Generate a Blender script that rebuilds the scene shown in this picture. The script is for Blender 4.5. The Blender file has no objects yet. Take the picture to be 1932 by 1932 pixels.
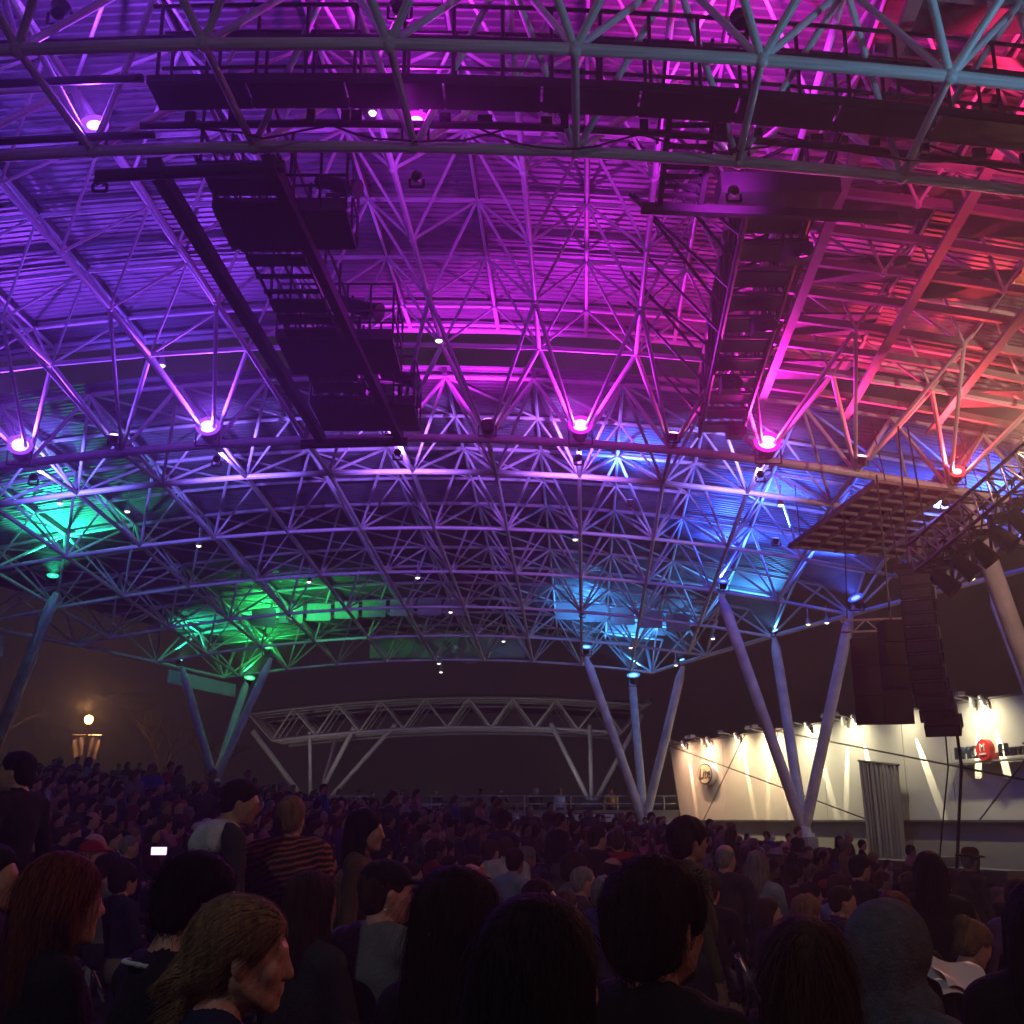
import bpy, math, random
import numpy as np
from mathutils import Vector, Matrix, Quaternion

random.seed(7)
rng = np.random.default_rng(11)
scene = bpy.context.scene
COL = scene.collection
R = math.radians

# ------------------------------------------------------------------ camera, world, exposure
cam_d = bpy.data.cameras.new('camera')
cam = bpy.data.objects.new('camera', cam_d)
COL.objects.link(cam)
cam.location = (0, 0, 1.5)
cam.rotation_euler = (R(90 + 15.05), 0, 0)
cam_d.sensor_fit = 'HORIZONTAL'
cam_d.angle = 2 * math.atan(966 / 2160)
cam_d.clip_start = 0.05
cam_d.clip_end = 2000
scene.camera = cam

world = bpy.data.worlds.new('World')
scene.world = world
world.use_nodes = True
wn = world.node_tree.nodes
wn['Background'].inputs[0].default_value = (0.0104, 0.0088, 0.0082, 1)   # sodium-lit overcast night
wn['Background'].inputs[1].default_value = 1.15

vs = scene.view_settings
vs.view_transform = 'Standard'
vs.look = 'None'
vs.exposure = 0.0
vs.gamma = 1.0
vs.use_curve_mapping = False
cy = scene.cycles
cy.use_denoising = True
cy.max_bounces = 3
cy.diffuse_bounces = 2
cy.glossy_bounces = 2
cy.transmission_bounces = 1
cy.volume_bounces = 0
cy.transparent_max_bounces = 6
cy.sample_clamp_indirect = 3.0
cy.use_light_tree = True
cy.use_adaptive_sampling = True
cy.adaptive_threshold = 0.05
cy.adaptive_min_samples = 16
cy.caustics_reflective = False
cy.caustics_refractive = False

CT, ST = math.cos(R(15.05)), math.sin(R(15.05))
def project(p):
    """picture position (0..1, 0..1) and depth, only used to rank what shows largest"""
    x, y, z = p[0], p[1], p[2] - 1.5
    d = y * CT + z * ST
    if d < 0.2:
        return None
    return (0.5 + 2160 / 1932 * x / d, 0.5 - 2160 / 1932 * (z * CT - y * ST) / d, d)
def in_frame(p, m=0.0):
    q = project(p)
    return q is not None and -m <= q[0] <= 1 + m and -m <= q[1] <= 1 + m

# ------------------------------------------------------------------ materials
def mat(name, col, rough=0.6, metal=0.0, noise=0.0, scale=8.0, bump=0.0, bscale=40.0, spec=0.5, stretch=None, emit=None, estr=0.0):
    m = bpy.data.materials.new(name)
    m.use_nodes = True
    nt = m.node_tree
    b = nt.nodes['Principled BSDF']
    b.inputs['Roughness'].default_value = rough
    b.inputs['Metallic'].default_value = metal
    b.inputs['Specular IOR Level'].default_value = spec
    b.inputs['Base Color'].default_value = (*col, 1)
    tc = None
    def coords():
        t = nt.nodes.new('ShaderNodeTexCoord')
        mp = nt.nodes.new('ShaderNodeMapping')
        nt.links.new(t.outputs['Object'], mp.inputs[0])
        if stretch:
            mp.inputs['Scale'].default_value = stretch
        return mp
    if noise > 0:
        tc = coords()
        n = nt.nodes.new('ShaderNodeTexNoise')
        n.inputs['Scale'].default_value = scale
        n.inputs['Detail'].default_value = 5
        nt.links.new(tc.outputs[0], n.inputs['Vector'])
        r = nt.nodes.new('ShaderNodeMapRange')
        r.inputs['From Min'].default_value = 0.3
        r.inputs['From Max'].default_value = 0.7
        r.inputs['To Min'].default_value = 1 - noise
        r.inputs['To Max'].default_value = 1 + noise * 0.6
        nt.links.new(n.outputs[0], r.inputs[0])
        mx = nt.nodes.new('ShaderNodeVectorMath')
        mx.operation = 'SCALE'
        mx.inputs[0].default_value = col
        nt.links.new(r.outputs[0], mx.inputs['Scale'])
        nt.links.new(mx.outputs[0], b.inputs['Base Color'])
    if bump > 0:
        tc = tc or coords()
        n2 = nt.nodes.new('ShaderNodeTexNoise')
        n2.inputs['Scale'].default_value = bscale
        n2.inputs['Detail'].default_value = 4
        nt.links.new(tc.outputs[0], n2.inputs['Vector'])
        bp = nt.nodes.new('ShaderNodeBump')
        bp.inputs['Strength'].default_value = bump
        bp.inputs['Distance'].default_value = 0.02
        nt.links.new(n2.outputs[0], bp.inputs['Height'])
        nt.links.new(bp.outputs[0], b.inputs['Normal'])
    if emit:
        b.inputs['Emission Color'].default_value = (*emit, 1)
        b.inputs['Emission Strength'].default_value = estr
    return m

M = {}
M['steel'] = mat('painted_white_steel', (0.84, 0.84, 0.85), 0.45, noise=0.26, scale=2.2, bump=0.1, bscale=9)
M['steel_far'] = mat('weathered_white_steel', (0.62, 0.62, 0.64), 0.5, noise=0.15, scale=3)
M['deck'] = mat('galvanised_roof_deck', (0.205, 0.205, 0.22), 0.5, metal=0.12, noise=0.18, scale=1.2)
M['rafter'] = mat('rafter_shade_and_trim_grey', (0.10, 0.10, 0.11), 0.6, noise=0.2)  # dark grey carries the shade of the unlit rafter sides
M['black'] = mat('black_painted_steel', (0.018, 0.018, 0.02), 0.5, noise=0.3, scale=5)
M['blackmatte'] = mat('black_matte_cloth', (0.012, 0.012, 0.013), 0.9)
M['grey_beam'] = mat('grey_painted_beam', (0.26, 0.25, 0.25), 0.5, noise=0.2, scale=2)
M['concrete'] = mat('cast_concrete', (0.34, 0.33, 0.31), 0.9, noise=0.25, scale=5, bump=0.3, bscale=30)
M['asphalt'] = mat('dark_asphalt', (0.045, 0.045, 0.047), 0.9, noise=0.3, scale=2, bump=0.3, bscale=60)
M['plaster'] = mat('off_white_wall_panel', (0.66, 0.63, 0.58), 0.8, noise=0.05, scale=0.8, bump=0.08, bscale=90)
M['plaster_low'] = mat('shaded_grey_base_wall', (0.30, 0.285, 0.26), 0.8, noise=0.08, scale=1)  # darker than the upper panels, the base wall's shadow put into its colour
M['seam'] = mat('dark_wall_joint', (0.12, 0.11, 0.10), 0.8)
M['fascia'] = mat('pale_blue_white_fascia', (0.60, 0.66, 0.68), 0.6, noise=0.05)
M['wood_grid'] = mat('tan_painted_baffle_frame', (0.29, 0.275, 0.25), 0.7, noise=0.15)
M['wood_panel'] = mat('brown_baffle_board', (0.11, 0.10, 0.09), 0.8, noise=0.2)
M['aluminium'] = mat('brushed_aluminium', (0.60, 0.60, 0.61), 0.4, metal=0.6, noise=0.1)
M['bench'] = mat('dull_bench_metal', (0.30, 0.30, 0.31), 0.6, noise=0.2)
M['red'] = mat('red_sign_face', (0.62, 0.035, 0.03), 0.4, emit=(0.9, 0.04, 0.03), estr=0.10)
M['white_sign'] = mat('white_sign_face', (0.78, 0.78, 0.78), 0.5)
M['navy_sign'] = mat('navy_sign_letter', (0.02, 0.03, 0.06), 0.5)
M['cream'] = mat('cream_sign_face', (0.62, 0.56, 0.40), 0.5)
M['dark_sign'] = mat('dark_brown_sign_paint', (0.05, 0.035, 0.03), 0.5)
M['curtain'] = mat('grey_striped_curtain', (0.22, 0.21, 0.20), 0.85, noise=0.35, scale=5, stretch=(2.2, 2.2, 0.05))
M['wood_bark'] = mat('bare_bark', (0.10, 0.075, 0.055), 0.9, noise=0.3)

# ------------------------------------------------------------------ mesh helpers
class MB:
    """collects faces for ONE mesh"""
    def __init__(s):
        s.v, s.f, s.m = [], [], []
    def add(s, verts, faces, mi=0):
        o = len(s.v)
        s.v.extend([tuple(v) for v in verts])
        s.f.extend([tuple(i + o for i in f) for f in faces])
        s.m.extend([mi] * len(faces))
    def box(s, c, d, rot=None, mi=0):
        x, y, z = d[0] / 2, d[1] / 2, d[2] / 2
        vs_ = [Vector((sx * x, sy * y, sz * z)) for sz in (-1, 1) for sy in (-1, 1) for sx in (-1, 1)]
        if rot is not None:
            vs_ = [rot @ v for v in vs_]
        c = Vector(c)
        s.add([v + c for v in vs_], [(0, 2, 3, 1), (4, 5, 7, 6), (0, 1, 5, 4), (2, 6, 7, 3), (0, 4, 6, 2), (1, 3, 7, 5)], mi)
    def bar(s, p, q, w, h=None, mi=0):
        p, q = Vector(p), Vector(q)
        d = q - p
        rot = d.to_track_quat('Y', 'Z').to_matrix()
        s.box((p + q) / 2, (w, d.length, h or w), rot, mi)
    def tube(s, p, q, r, n=8, r2=None, mi=0, caps=True):
        p, q = Vector(p), Vector(q)
        d = q - p
        if d.length < 1e-5:
            return
        rot = d.to_track_quat('Z', 'Y').to_matrix()
        r2 = r if r2 is None else r2
        vs_ = []
        for k in range(n):
            a = 2 * math.pi * k / n
            vs_.append(p + rot @ Vector((r * math.cos(a), r * math.sin(a), 0)))
        for k in range(n):
            a = 2 * math.pi * k / n
            vs_.append(q + rot @ Vector((r2 * math.cos(a), r2 * math.sin(a), 0)))
        f = [(k, (k + 1) % n, n + (k + 1) % n, n + k) for k in range(n)]
        if caps:
            f += [tuple(reversed(range(n))), tuple(range(n, 2 * n))]
        s.add(vs_, f, mi)
    def lathe(s, prof, c=(0, 0, 0), n=16, rot=None, mi=0):
        """profile of (radius, height) spun about z"""
        vs_, f = [], []
        for (r, h) in prof:
            for k in range(n):
                a = 2 * math.pi * k / n
                v = Vector((r * math.cos(a), r * math.sin(a), h))
                if rot is not None:
                    v = rot @ v
                vs_.append(v + Vector(c))
        for j in range(len(prof) - 1):
            for k in range(n):
                f.append((j * n + k, j * n + (k + 1) % n, (j + 1) * n + (k + 1) % n, (j + 1) * n + k))
        f.append(tuple(reversed(range(n))))
        f.append(tuple(range((len(prof) - 1) * n, len(prof) * n)))
        s.add(vs_, f, mi)
    def mesh(s, name, mats, smooth=False):
        me = bpy.data.meshes.new(name)
        me.from_pydata(s.v, [], s.f)
        for m in (mats if isinstance(mats, (list, tuple)) else [mats]):
            me.materials.append(m)
        if len(set(s.m)) > 1:
            me.polygons.foreach_set('material_index', s.m)
        if smooth:
            me.polygons.foreach_set('use_smooth', [True] * len(me.polygons))
            try:
                me.set_sharp_from_angle(angle=R(40))
            except Exception:
                pass
        me.update()
        return me
    def build(s, name, mats, parent=None, smooth=False, loc=None):
        return link(name, s.mesh(name, mats, smooth), parent, loc)

def link(name, me, parent=None, loc=None):
    o = bpy.data.objects.new(name, me)
    COL.objects.link(o)
    if parent is not None:
        o.parent = parent
    if loc is not None:
        o.location = loc
    return o
def thing(name, label, cat, loc=(0, 0, 0), group=None, rz=0.0):
    o = bpy.data.objects.new(name, None)
    o.empty_display_size = 0.2
    COL.objects.link(o)
    o.location = loc
    o.rotation_euler = (0, 0, rz)
    o['label'] = label
    o['category'] = cat
    if group:
        o['group'] = group
    return o
def tag(o, label, cat, group=None):
    o['label'] = label
    o['category'] = cat
    if group:
        o['group'] = group
    return o
def structure(o):
    o['kind'] = 'structure'
    return o

def unit_tube(name, m, n=10):
    b = MB()
    b.tube((0, 0, -0.5), (0, 0, 0.5), 1.0, n)
    return b.mesh(name, m, True)
TUBE = {}
def tube_obj(name, p, q, r, mkey, parent):
    """one round bar as an object of its own; all alike bars share one mesh"""
    if mkey not in TUBE:
        TUBE[mkey] = unit_tube('round_bar_' + mkey, M[mkey])
    p, q = Vector(p), Vector(q)
    d = q - p
    o = bpy.data.objects.new(name, TUBE[mkey])
    COL.objects.link(o)
    o.parent = parent
    o.rotation_mode = 'QUATERNION'
    o.rotation_quaternion = d.to_track_quat('Z', 'Y')
    o.location = (p + q) / 2
    o.scale = (r, r, d.length)
    return o
def text_mesh(txt, size, depth, name, m, shear=0.0):
    cu = bpy.data.curves.new(name, 'FONT')
    cu.body = txt
    cu.size = size
    cu.extrude = depth
    cu.align_x = 'CENTER'
    cu.align_y = 'CENTER'
    cu.shear = shear
    o = bpy.data.objects.new(name, cu)
    COL.objects.link(o)
    dg = bpy.context.evaluated_depsgraph_get()
    me = bpy.data.meshes.new_from_object(o.evaluated_get(dg))
    bpy.data.objects.remove(o)
    me.materials.clear()
    me.materials.append(m)
    return me

# ------------------------------------------------------------------ ground
def sstep(a, b, t):
    t = max(0.0, min(1.0, (t - a) / (b - a)))
    return t * t * (3 - 2 * t)
def ground_z(x, y):
    # seating falls towards the stage on +x, rises to the lawn on -x; a shallow dip ahead of the camera
    xc = max(-34, min(x, 9))
    g = -0.101 * xc * (sstep(8, 30, y) if x < 0 else 1.0) + 0.0083 * max(0, min(y, 60))
    return g - 0.25 * sstep(1.5, 6, y) * (1 - sstep(12, 26, y)) * (0.65 if x < -2 else 1.0)
# the ground: one sheet to the horizon, finely stepped under the seating
def make_ground():
    xs = [-160, -110, -60, -34] + [-30 + 2 * i for i in range(20)] + [9, 14, 30, 80, 160]
    ys = [-60, -40, -10] + [-6 + 3 * i for i in range(23)] + [70, 100, 200]
    b = MB()
    vs_ = [(x, y, ground_z(x, y)) for y in ys for x in xs]
    n = len(xs)
    f = [(j * n + i, j * n + i + 1, (j + 1) * n + i + 1, (j + 1) * n + i) for j in range(len(ys) - 1) for i in range(n - 1)]
    b.add(vs_, f)
    structure(b.build('ground', M['asphalt']))
make_ground()

# ------------------------------------------------------------------ the pavilion roof
SK = 0.06                                   # the frame runs 3.4 degrees to the right of straight ahead
def X(a, y): return a + SK * (y - 26.3)
def zlow(x, y): return 9.58 - 0.085 * (y - 26.3) - 0.0084 * (x + 2.3) ** 2      # bottom layer, far roof
def zlow_t(x, y): return zlow(x, y) + 1.42
def zup(x, y): return 10.96 - 0.03 * (y - 21.9) - 0.0084 * (x + 2.3) ** 2       # bottom layer, near roof
def zup_t(x, y): return zup(x, y) + 1.42
def zheavy(x): return 9.58 - 0.0084 * (x + 2.3) ** 2
def eave_l(y): return -15.7 + (y - 34.8) * (4.9 / 13.2)
def eave_r(y): return 12.5 - (y - 27.4) * (7.6 / 20.2)

roof = thing('pavilion_roof', 'huge arched white steel space frame roof washed in coloured light over the crowd', 'roof', (0, 0, 0))
MEM = []      # (kind, p, q, radius)
def mem(kind, p, q, r):
    MEM.append((kind, Vector(p), Vector(q), r))

def row_nodes(a0, y, xl, xr, zf, ends=True):
    """nodes along one arc, with end nodes on the eaves"""
    out = {}
    i0 = math.ceil((xl - X(a0, y)) / 2)
    i1 = math.floor((xr - X(a0, y)) / 2)
    for i in range(i0, i1 + 1):
        x = X(a0 + 2 * i, y)
        out[i] = Vector((x, y, zf(x, y)))
    return out

# far (lower) roof ------------------------------------------------
BROW = [26.3 + 4.1 * j for j in range(6)]
TROW = [24.2 + 4.1 * j for j in range(7)]
TROW[-1] = 48.2
A_B, A_T = -0.38, 0.62
bot = [row_nodes(A_B, y, eave_l(y), eave_r(y), zlow) for y in BROW]
top = [row_nodes(A_T, y, eave_l(y) - 0.4, eave_r(y) + 0.4, zlow_t) for y in TROW]
mid = [row_nodes(A_T, y, eave_l(y) - 0.4, eave_r(y) + 0.4, zlow_t) for y in BROW]
def end_pts(rows, ys, zf, off):
    L = [Vector((eave_l(y) - off, y, zf(eave_l(y) - off, y))) for y in ys]
    Q = [Vector((eave_r(y) + off, y, zf(eave_r(y) + off, y))) for y in ys]
    return L, Q
bL, bR = end_pts(bot, BROW, zlow, 0.5)
tL, tR = end_pts(top, TROW, zlow_t, 1.0)
mL, mR = end_pts(mid, BROW, zlow_t, 1.0)

def arc(nodes, L, Q, kind, r):
    ks = sorted(nodes)
    pts = [L] + [nodes[k] for k in ks] + [Q]
    for p, q in zip(pts, pts[1:]):
        if (q - p).length > 0.05:
            mem(kind, p, q, r)
for j in range(6):
    arc(bot[j], bL[j], bR[j], 'chord', 0.052 if j else 0.07)
    arc(mid[j], mL[j], mR[j], 'purlin', 0.045)
for j in range(7):
    arc(top[j], tL[j], tR[j], 'purlin', 0.052)
for j in range(5):                                          # bottom chords running away
    for i in bot[j]:
        if i in bot[j + 1]:
            mem('chord', bot[j][i], bot[j + 1][i], 0.056)
    mem('eave_chord', bL[j], bL[j + 1], 0.07)
    mem('eave_chord', bR[j], bR[j + 1], 0.07)
mem('eave_chord', bL[5], tL[6], 0.07)
mem('eave_chord', bR[5], tR[6], 0.07)
for j in range(6):                                          # top chords, through the mid purlin
    for i in top[j]:
        if i in mid[j]:
            mem('chord', top[j][i], mid[j][i], 0.042)
            if i in top[j + 1]:
                mem('chord', mid[j][i], top[j + 1][i], 0.042)
    for i in top[j]:                                        # bracing in the top plane
        if i + 1 in mid[j]:
            mem('brace', top[j][i], mid[j][i + 1], 0.03)
        if j >= 2 and i + 1 in top[j + 1] and i in mid[j]:
            mem('brace', mid[j][i], top[j + 1][i + 1], 0.028)
for j in range(6):                                          # webs
    for i, p in bot[j].items():
        for dj in (0, 1):
            for di in (-1, 0):
                if i + di in top[j + dj]:
                    mem('strut', p, top[j + dj][i + di], 0.038)
        for di in (-1, 0):
            if i + di in mid[j]:
                mem('strut', p, mid[j][i + di], 0.03)
    for P, T in ((bL, (tL, mL)), (bR, (tR, mR))):
        mem('strut', P[j], T[0][j], 0.04)
        mem('strut', P[j], T[0][j + 1], 0.04)
        mem('strut', P[j], T[1][j], 0.04)
    for P, nod in ((bL[j], top[j]), (bL[j], top[j + 1]), (bR[j], top[j]), (bR[j], top[j + 1])):
        k = min(nod, key=lambda q: (nod[q] - P).length)
        mem('strut', P, nod[k], 0.04)

# near (upper) roof -----------------------------------------------
XL, XR = -15.5, 14.5
UB = [5.1, 7.2, 9.3, 11.4, 13.5, 15.6, 17.7, 19.8, 21.9]
UT = [4.05 + 2.1 * j for j in range(10)]                    # 4.05 .. 22.95
ub = [row_nodes(0.82, y, XL, XR, zup) for y in UB]
ut = [row_nodes(1.82, y, XL, XR, zup_t) for y in UT]
ue = row_nodes(1.82, 24.15, XL, XR, zup_t)
def plain_arc(nodes, kind, r):
    ks = sorted(nodes)
    for a, b in zip(ks, ks[1:]):
        mem(kind, nodes[a], nodes[b], r)
for j, n in enumerate(ut):
    plain_arc(n, 'purlin', 0.046)
plain_arc(ue, 'purlin', 0.075)
plain_arc({k: v + Vector((0, -0.25, 0.02)) for k, v in ue.items()}, 'purlin', 0.05)
for i in ut[-1]:
    if i in ue:
        mem('chord', ut[-1][i], ue[i], 0.05)
for j in range(len(UB)):
    for i, p in ub[j].items():
        if j + 1 < len(UB) and i in ub[j + 1]:
            if p.x < 4.6:
                mem('chord', p, ub[j + 1][i], 0.048)
        for dj in (0, 1):
            for di in (-1, 0):
                if i + di in ut[j + dj]:
                    mem('strut', p, ut[j + dj][i + di], 0.028)
for j in range(len(UT) - 1):
    for i in ut[j]:
        if i in ut[j + 1]:
            mem('chord', ut[j][i], ut[j + 1][i], 0.03)
plain_arc(ub[-1], 'chord', 0.052)
plain_arc(ub[2], 'chord', 0.05)
plain_arc(ub[4], 'chord', 0.05)

# heavy trusses: two low chords each ------------------------------
def heavy(y): 
    d = {}
    for i in range(-9, 8):
        x = X(1.62 + 2 * i, y)
        if XL - 1 < x < XR + 1:
            d[i] = Vector((x, y, zheavy(x)))
    return d
H1 = heavy(23.8)
N2 = heavy(12.55)
N1 = heavy(10.6)
plain_arc(H1, 'main_chord', 0.095)
plain_arc(N2, 'main_chord', 0.074)
plain_arc(N1, 'main_chord', 0.07)
def near_links(nodes, row, dxs, r):
    for i, p in nodes.items():
        for k, q in row.items():
            if any(abs(q.x - p.x - d) < 0.55 for d in dxs):
                mem('strut', p, q, r)
near_links(H1, ub[-1], (-1, 1), 0.05)
near_links(H1, top[0], (-1, 1), 0.046)
near_links(H1, ub[-2], (-1, 1), 0.042)
near_links(H1, bot[0], (0,), 0.052)
near_links(N2, ub[4], (-1, 1), 0.048)
near_links(N2, ub[3], (-1, 1), 0.044)
near_links(N1, ub[2], (-1, 1), 0.048)
near_links(N1, ub[3], (-1, 1), 0.044)
near_links(N1, N2, (0,), 0.046)

# split: the 300 of each kind that show largest are parts of their own, the rest is one part
def shown(p, q, r):
    best = 0
    a, b = project(p), project(q)
    if a is None or b is None:
        return 0
    ins = sum(in_frame(p.lerp(q, t)) for t in (0, 0.25, 0.5, 0.75, 1)) / 5
    return ins * math.hypot(a[0] - b[0], a[1] - b[1]) * r / min(a[2], b[2])
kinds = {}
for m_ in MEM:
    kinds.setdefault(m_[0], []).append(m_)
rest = MB()
for kd, ms in kinds.items():
    ms = [(shown(p, q, r), p, q, r) for _, p, q, r in ms]
    ms.sort(key=lambda t: -t[0])
    for n_, (s_, p, q, r) in enumerate(ms):
        if n_ < 300 and s_ > 0:
            tube_obj(kd, p, q, r, 'steel', roof)
        else:
            rest.tube(p, q, r, 7, caps=False)
o = rest.build('frame_members', M['steel'], roof, True)
o['kind'] = 'stuff'

# ball nodes
ball = MB()
ball.lathe([(0.001, -1), (0.5, -0.87), (0.87, -0.5), (1, 0), (0.87, 0.5), (0.5, 0.87), (0.001, 1)], n=10)
ball_me = ball.mesh('ball_node', M['steel'], True)
nodes_all = [(v, 0.095) for v in list(H1.values()) + list(N1.values()) + list(N2.values())]
nodes_all += [(v, 0.07) for row in bot for v in row.values()] + [(v, 0.07) for row in ub for v in row.values()]
nodes_all = [(v, r) for v, r in nodes_all if in_frame(v)]
nodes_all.sort(key=lambda t: project(t[0])[2])
for v, r in nodes_all[:260]:
    o = link('ball_node', ball_me, roof, v)
    o.scale = (r, r, r)

# corrugated deck, one panel per bay --------------------------------
def deck_panel(x0, x1, y0, y1, zf, clip=None):
    pitch = 0.17
    n = max(2, round((y1 - y0) / pitch))
    prof = []
    for k in range(n):
        ya = y0 + (y1 - y0) * k / n
        w = (y1 - y0) / n
        prof += [(ya, 0.0), (ya + 0.38 * w, 0.0), (ya + 0.5 * w, 0.022), (ya + 0.88 * w, 0.022)]
    prof.append((y1, 0.0))
    nx = 4
    b = MB()
    vs_ = []
    for (y, h) in prof:
        xa, xb = x0(y) if callable(x0) else x0, x1(y) if callable(x1) else x1
        for k in range(nx + 1):
            x = xa + (xb - xa) * k / nx
            vs_.append((x, y, zf(x, y) + h))
    f = []
    for j in range(len(prof) - 1):
        for k in range(nx):
            f.append((j * (nx + 1) + k, j * (nx + 1) + k + 1, (j + 1) * (nx + 1) + k + 1, (j + 1) * (nx + 1) + k))
    b.add(vs_, f)
    me = b.mesh('deck_panel', M['deck'])
    link('deck_panel', me, roof)

ZD = 0.13
def xline(k): return lambda y: X(A_T + 4 * k, y)
lo_y = [23.9] + sorted(TROW[1:] + BROW)
for y0, y1 in zip(lo_y, lo_y[1:]):
    ym = (y0 + y1) / 2
    for k in range(-5, 4):
        xa, xb = X(A_T + 4 * k, ym), X(A_T + 4 * k + 4, ym)
        if xb < eave_l(ym) - 0.9 or xa > eave_r(ym) + 0.9:
            continue
        f0 = (lambda y, k=k: max(X(A_T + 4 * k, y) + 0.02, eave_l(y) - 1.0))
        f1 = (lambda y, k=k: min(X(A_T + 4 * k + 4, y) - 0.02, eave_r(y) + 1.0))
        if f1(ym) - f0(ym) < 0.1 or f1(y0) <= f0(y0) or f1(y1) <= f0(y1):
            continue
        deck_panel(f0, f1, y0 + 0.01, y1 - 0.01, lambda x, y: zlow_t(x, y) + ZD)
up_y = UT[1:] + [24.25]
for y0, y1 in zip(up_y, up_y[1:]):
    for k in range(-5, 5):
        f0 = (lambda y, k=k: X(1.82 + 4 * k, y) + 0.02)
        f1 = (lambda y, k=k: X(1.82 + 4 * k + 4, y) - 0.02)
        if f1(y0) > XR + 3 or f0(y0) < XL - 3:
            continue
        deck_panel(f0, f1, y0 + 0.01, y1 - 0.01, lambda x, y: zup_t(x, y) + ZD)
# rafters under the deck, unlit sides coloured dark, along the run of the roof
def rafter(pts, w, h, mkey, name='rafter'):
    b = MB()
    for p, q in zip(pts, pts[1:]):
        b.bar(p, q, w, h)
    b.build(name, M[mkey], roof)
for k in range(-10, 11):
    a = 1.82 + 2 * k
    ys = [6 + 3 * i for i in range(7)] + [24.2]
    if XL < X(a, 15) < XR:
        rafter([Vector((X(a, y), y, zup_t(X(a, y), y) + 0.06)) for y in ys], 0.10, 0.13, 'rafter')
    a = 0.62 + 2 * k
    ys = [y for y in np.linspace(24.0, 48.2, 13) if eave_l(y) - 0.9 < X(a, y) < eave_r(y) + 0.9]
    if len(ys) > 1:
        rafter([Vector((X(a, y), y, zlow_t(X(a, y), y) + 0.06)) for y in ys], 0.10, 0.13, 'rafter')
# wide flat beams on the stage side of the near roof
for a in (5.6, 7.45, 9.3, 11.15, 13.0):
    ys = [7 + 2.8 * i for i in range(7)]
    rafter([Vector((X(a, y), y, zup(X(a, y), y) - 0.12)) for y in ys], 0.17, 0.07, 'grey_beam', 'flat_beam')
# cross slats above the flat beams
for y in np.arange(7.2, 23.6, 1.05):
    pts = [Vector((X(a, y), y, zup(X(a, y), y) + 0.05)) for a in (5.4, 7.4, 9.4, 11.4, 13.2)]
    rafter(pts, 0.09, 0.14, 'grey_beam', 'cross_slat')
# dark acoustic boards lying over part of the slats
for y in np.arange(7.4, 23.0, 2.1):
    for a0, a1 in ((5.75, 7.3), (7.6, 9.15), (9.45, 11.0), (11.3, 12.85)):
        if random.random() < 0.72:
            b = MB()
            am = (a0 + a1) / 2
            x = X(am, y)
            b.box((x, y + 0.25, zup(x, y) + 0.26), (a1 - a0, 0.95, 0.04), Matrix.Rotation(R(random.uniform(-6, 6)), 3, 'X'))
            b.build('acoustic_board', M['rafter'], roof)
# clerestory closure strip between two tiers of the far roof
for k in range(-13, 8):
    x0, x1 = X(A_T + k, 41), X(A_T + k + 1, 41)
    if (x0 > -9.8 and x1 < -1.2) or (x0 > 0.6 and x1 < eave_r(41) - 0.4):
        b = MB()
        xm = (x0 + x1) / 2
        b.box((xm, 41.0, zlow(xm, 41) + 0.62), (0.86, 0.05, 0.62))
        b.build('clerestory_panel', M['fascia'], roof)
# fascia boards under the left eave and the sign band seen from behind on the far edge
def strip(name, p, q, h, t, mkey, parent):
    b = MB()
    b.bar(p, q, t, h)
    return b.build(name, M[mkey], parent)
def eL(y, dz): 
    x = eave_l(y) - 0.5
    return Vector((x, y, zlow(x, y) + dz))
strip('fascia_board', eL(43.4, -0.42), eL(47.6, -0.42), 0.52, 0.06, 'fascia', roof)
strip('fascia_board', eL(30.5, -0.5), eL(35.6, -0.5), 0.62, 0.06, 'fascia', roof)
b = MB()
b.box((-2.75, 48.6, 8.62), (6.6, 0.08, 0.95))
b.lathe([(0.78, -0.07), (0.78, 0.07)], (-1.85, 48.6, 8.66), 28, Matrix.Rotation(R(90), 3, 'X'))
sg = b.build('edge_sign_board', M['fascia'], roof)
sg['label'] = 'pale sign board with a round emblem disc, seen from behind'
# ------------------------------------------------------------------ raking columns
def cluster(base, tops, label, r=0.17, ped_h=None, ped_w=0.8, group='raking column clusters'):
    bx, by, bz = base
    gz = ground_z(bx, by) - 0.1
    t = thing('raking_column', label, 'column', (bx, by, gz), group)
    O = Vector((bx, by, gz))
    b = MB()
    h = bz - gz
    b.lathe([(ped_w * 0.52, 0), (ped_w * 0.52, h * 0.96), (ped_w * 0.48, h)], n=8)
    b.build('pedestal', M['concrete'], t)
    b = MB()
    b.lathe([(ped_w * 0.40, h), (ped_w * 0.40, h + 0.05), (ped_w * 0.30, h + 0.08), (ped_w * 0.22, h + 0.34), (ped_w * 0.1, h + 0.36)], n=14)
    for k in range(8):
        a = k * math.pi / 4
        b.tube((ped_w * 0.36 * math.cos(a), ped_w * 0.36 * math.sin(a), h + 0.04), (ped_w * 0.36 * math.cos(a), ped_w * 0.36 * math.sin(a), h + 0.12), 0.03, 6)
    b.build('base_casting', M['steel'], t, True)
    for tp in tops:
        p = Vector((0, 0, h + 0.15))
        q = Vector(tp) - O
        d = (q - p).normalized()
        b = MB()
        b.tube(p + d * 0.1, p + d * 0.45, r * 0.62, 16, r)
        b.tube(p + d * 0.45, q - d * 0.5, r, 16)
        b.tube(q - d * 0.5, q, r, 16, r * 0.45)
        b.tube(p + d * ((q - p).length * 0.42), p + d * ((q - p).length * 0.42 + 0.04), r * 1.06, 16)
        b.build('column_tube', M['steel'], t, True)
    return t
def zl(x, y): return zlow(x, y) - 0.06
cluster((8.85, 36, 1.0), [(6.4, 34.6, zl(6.4, 34.6)), (10.2, 34.0, zl(10.2, 34.0)), (8.85, 38.4, zl(8.85, 38.4))],
        'white steel raking columns rising from the concrete pedestal in front of the lit wall')
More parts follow.
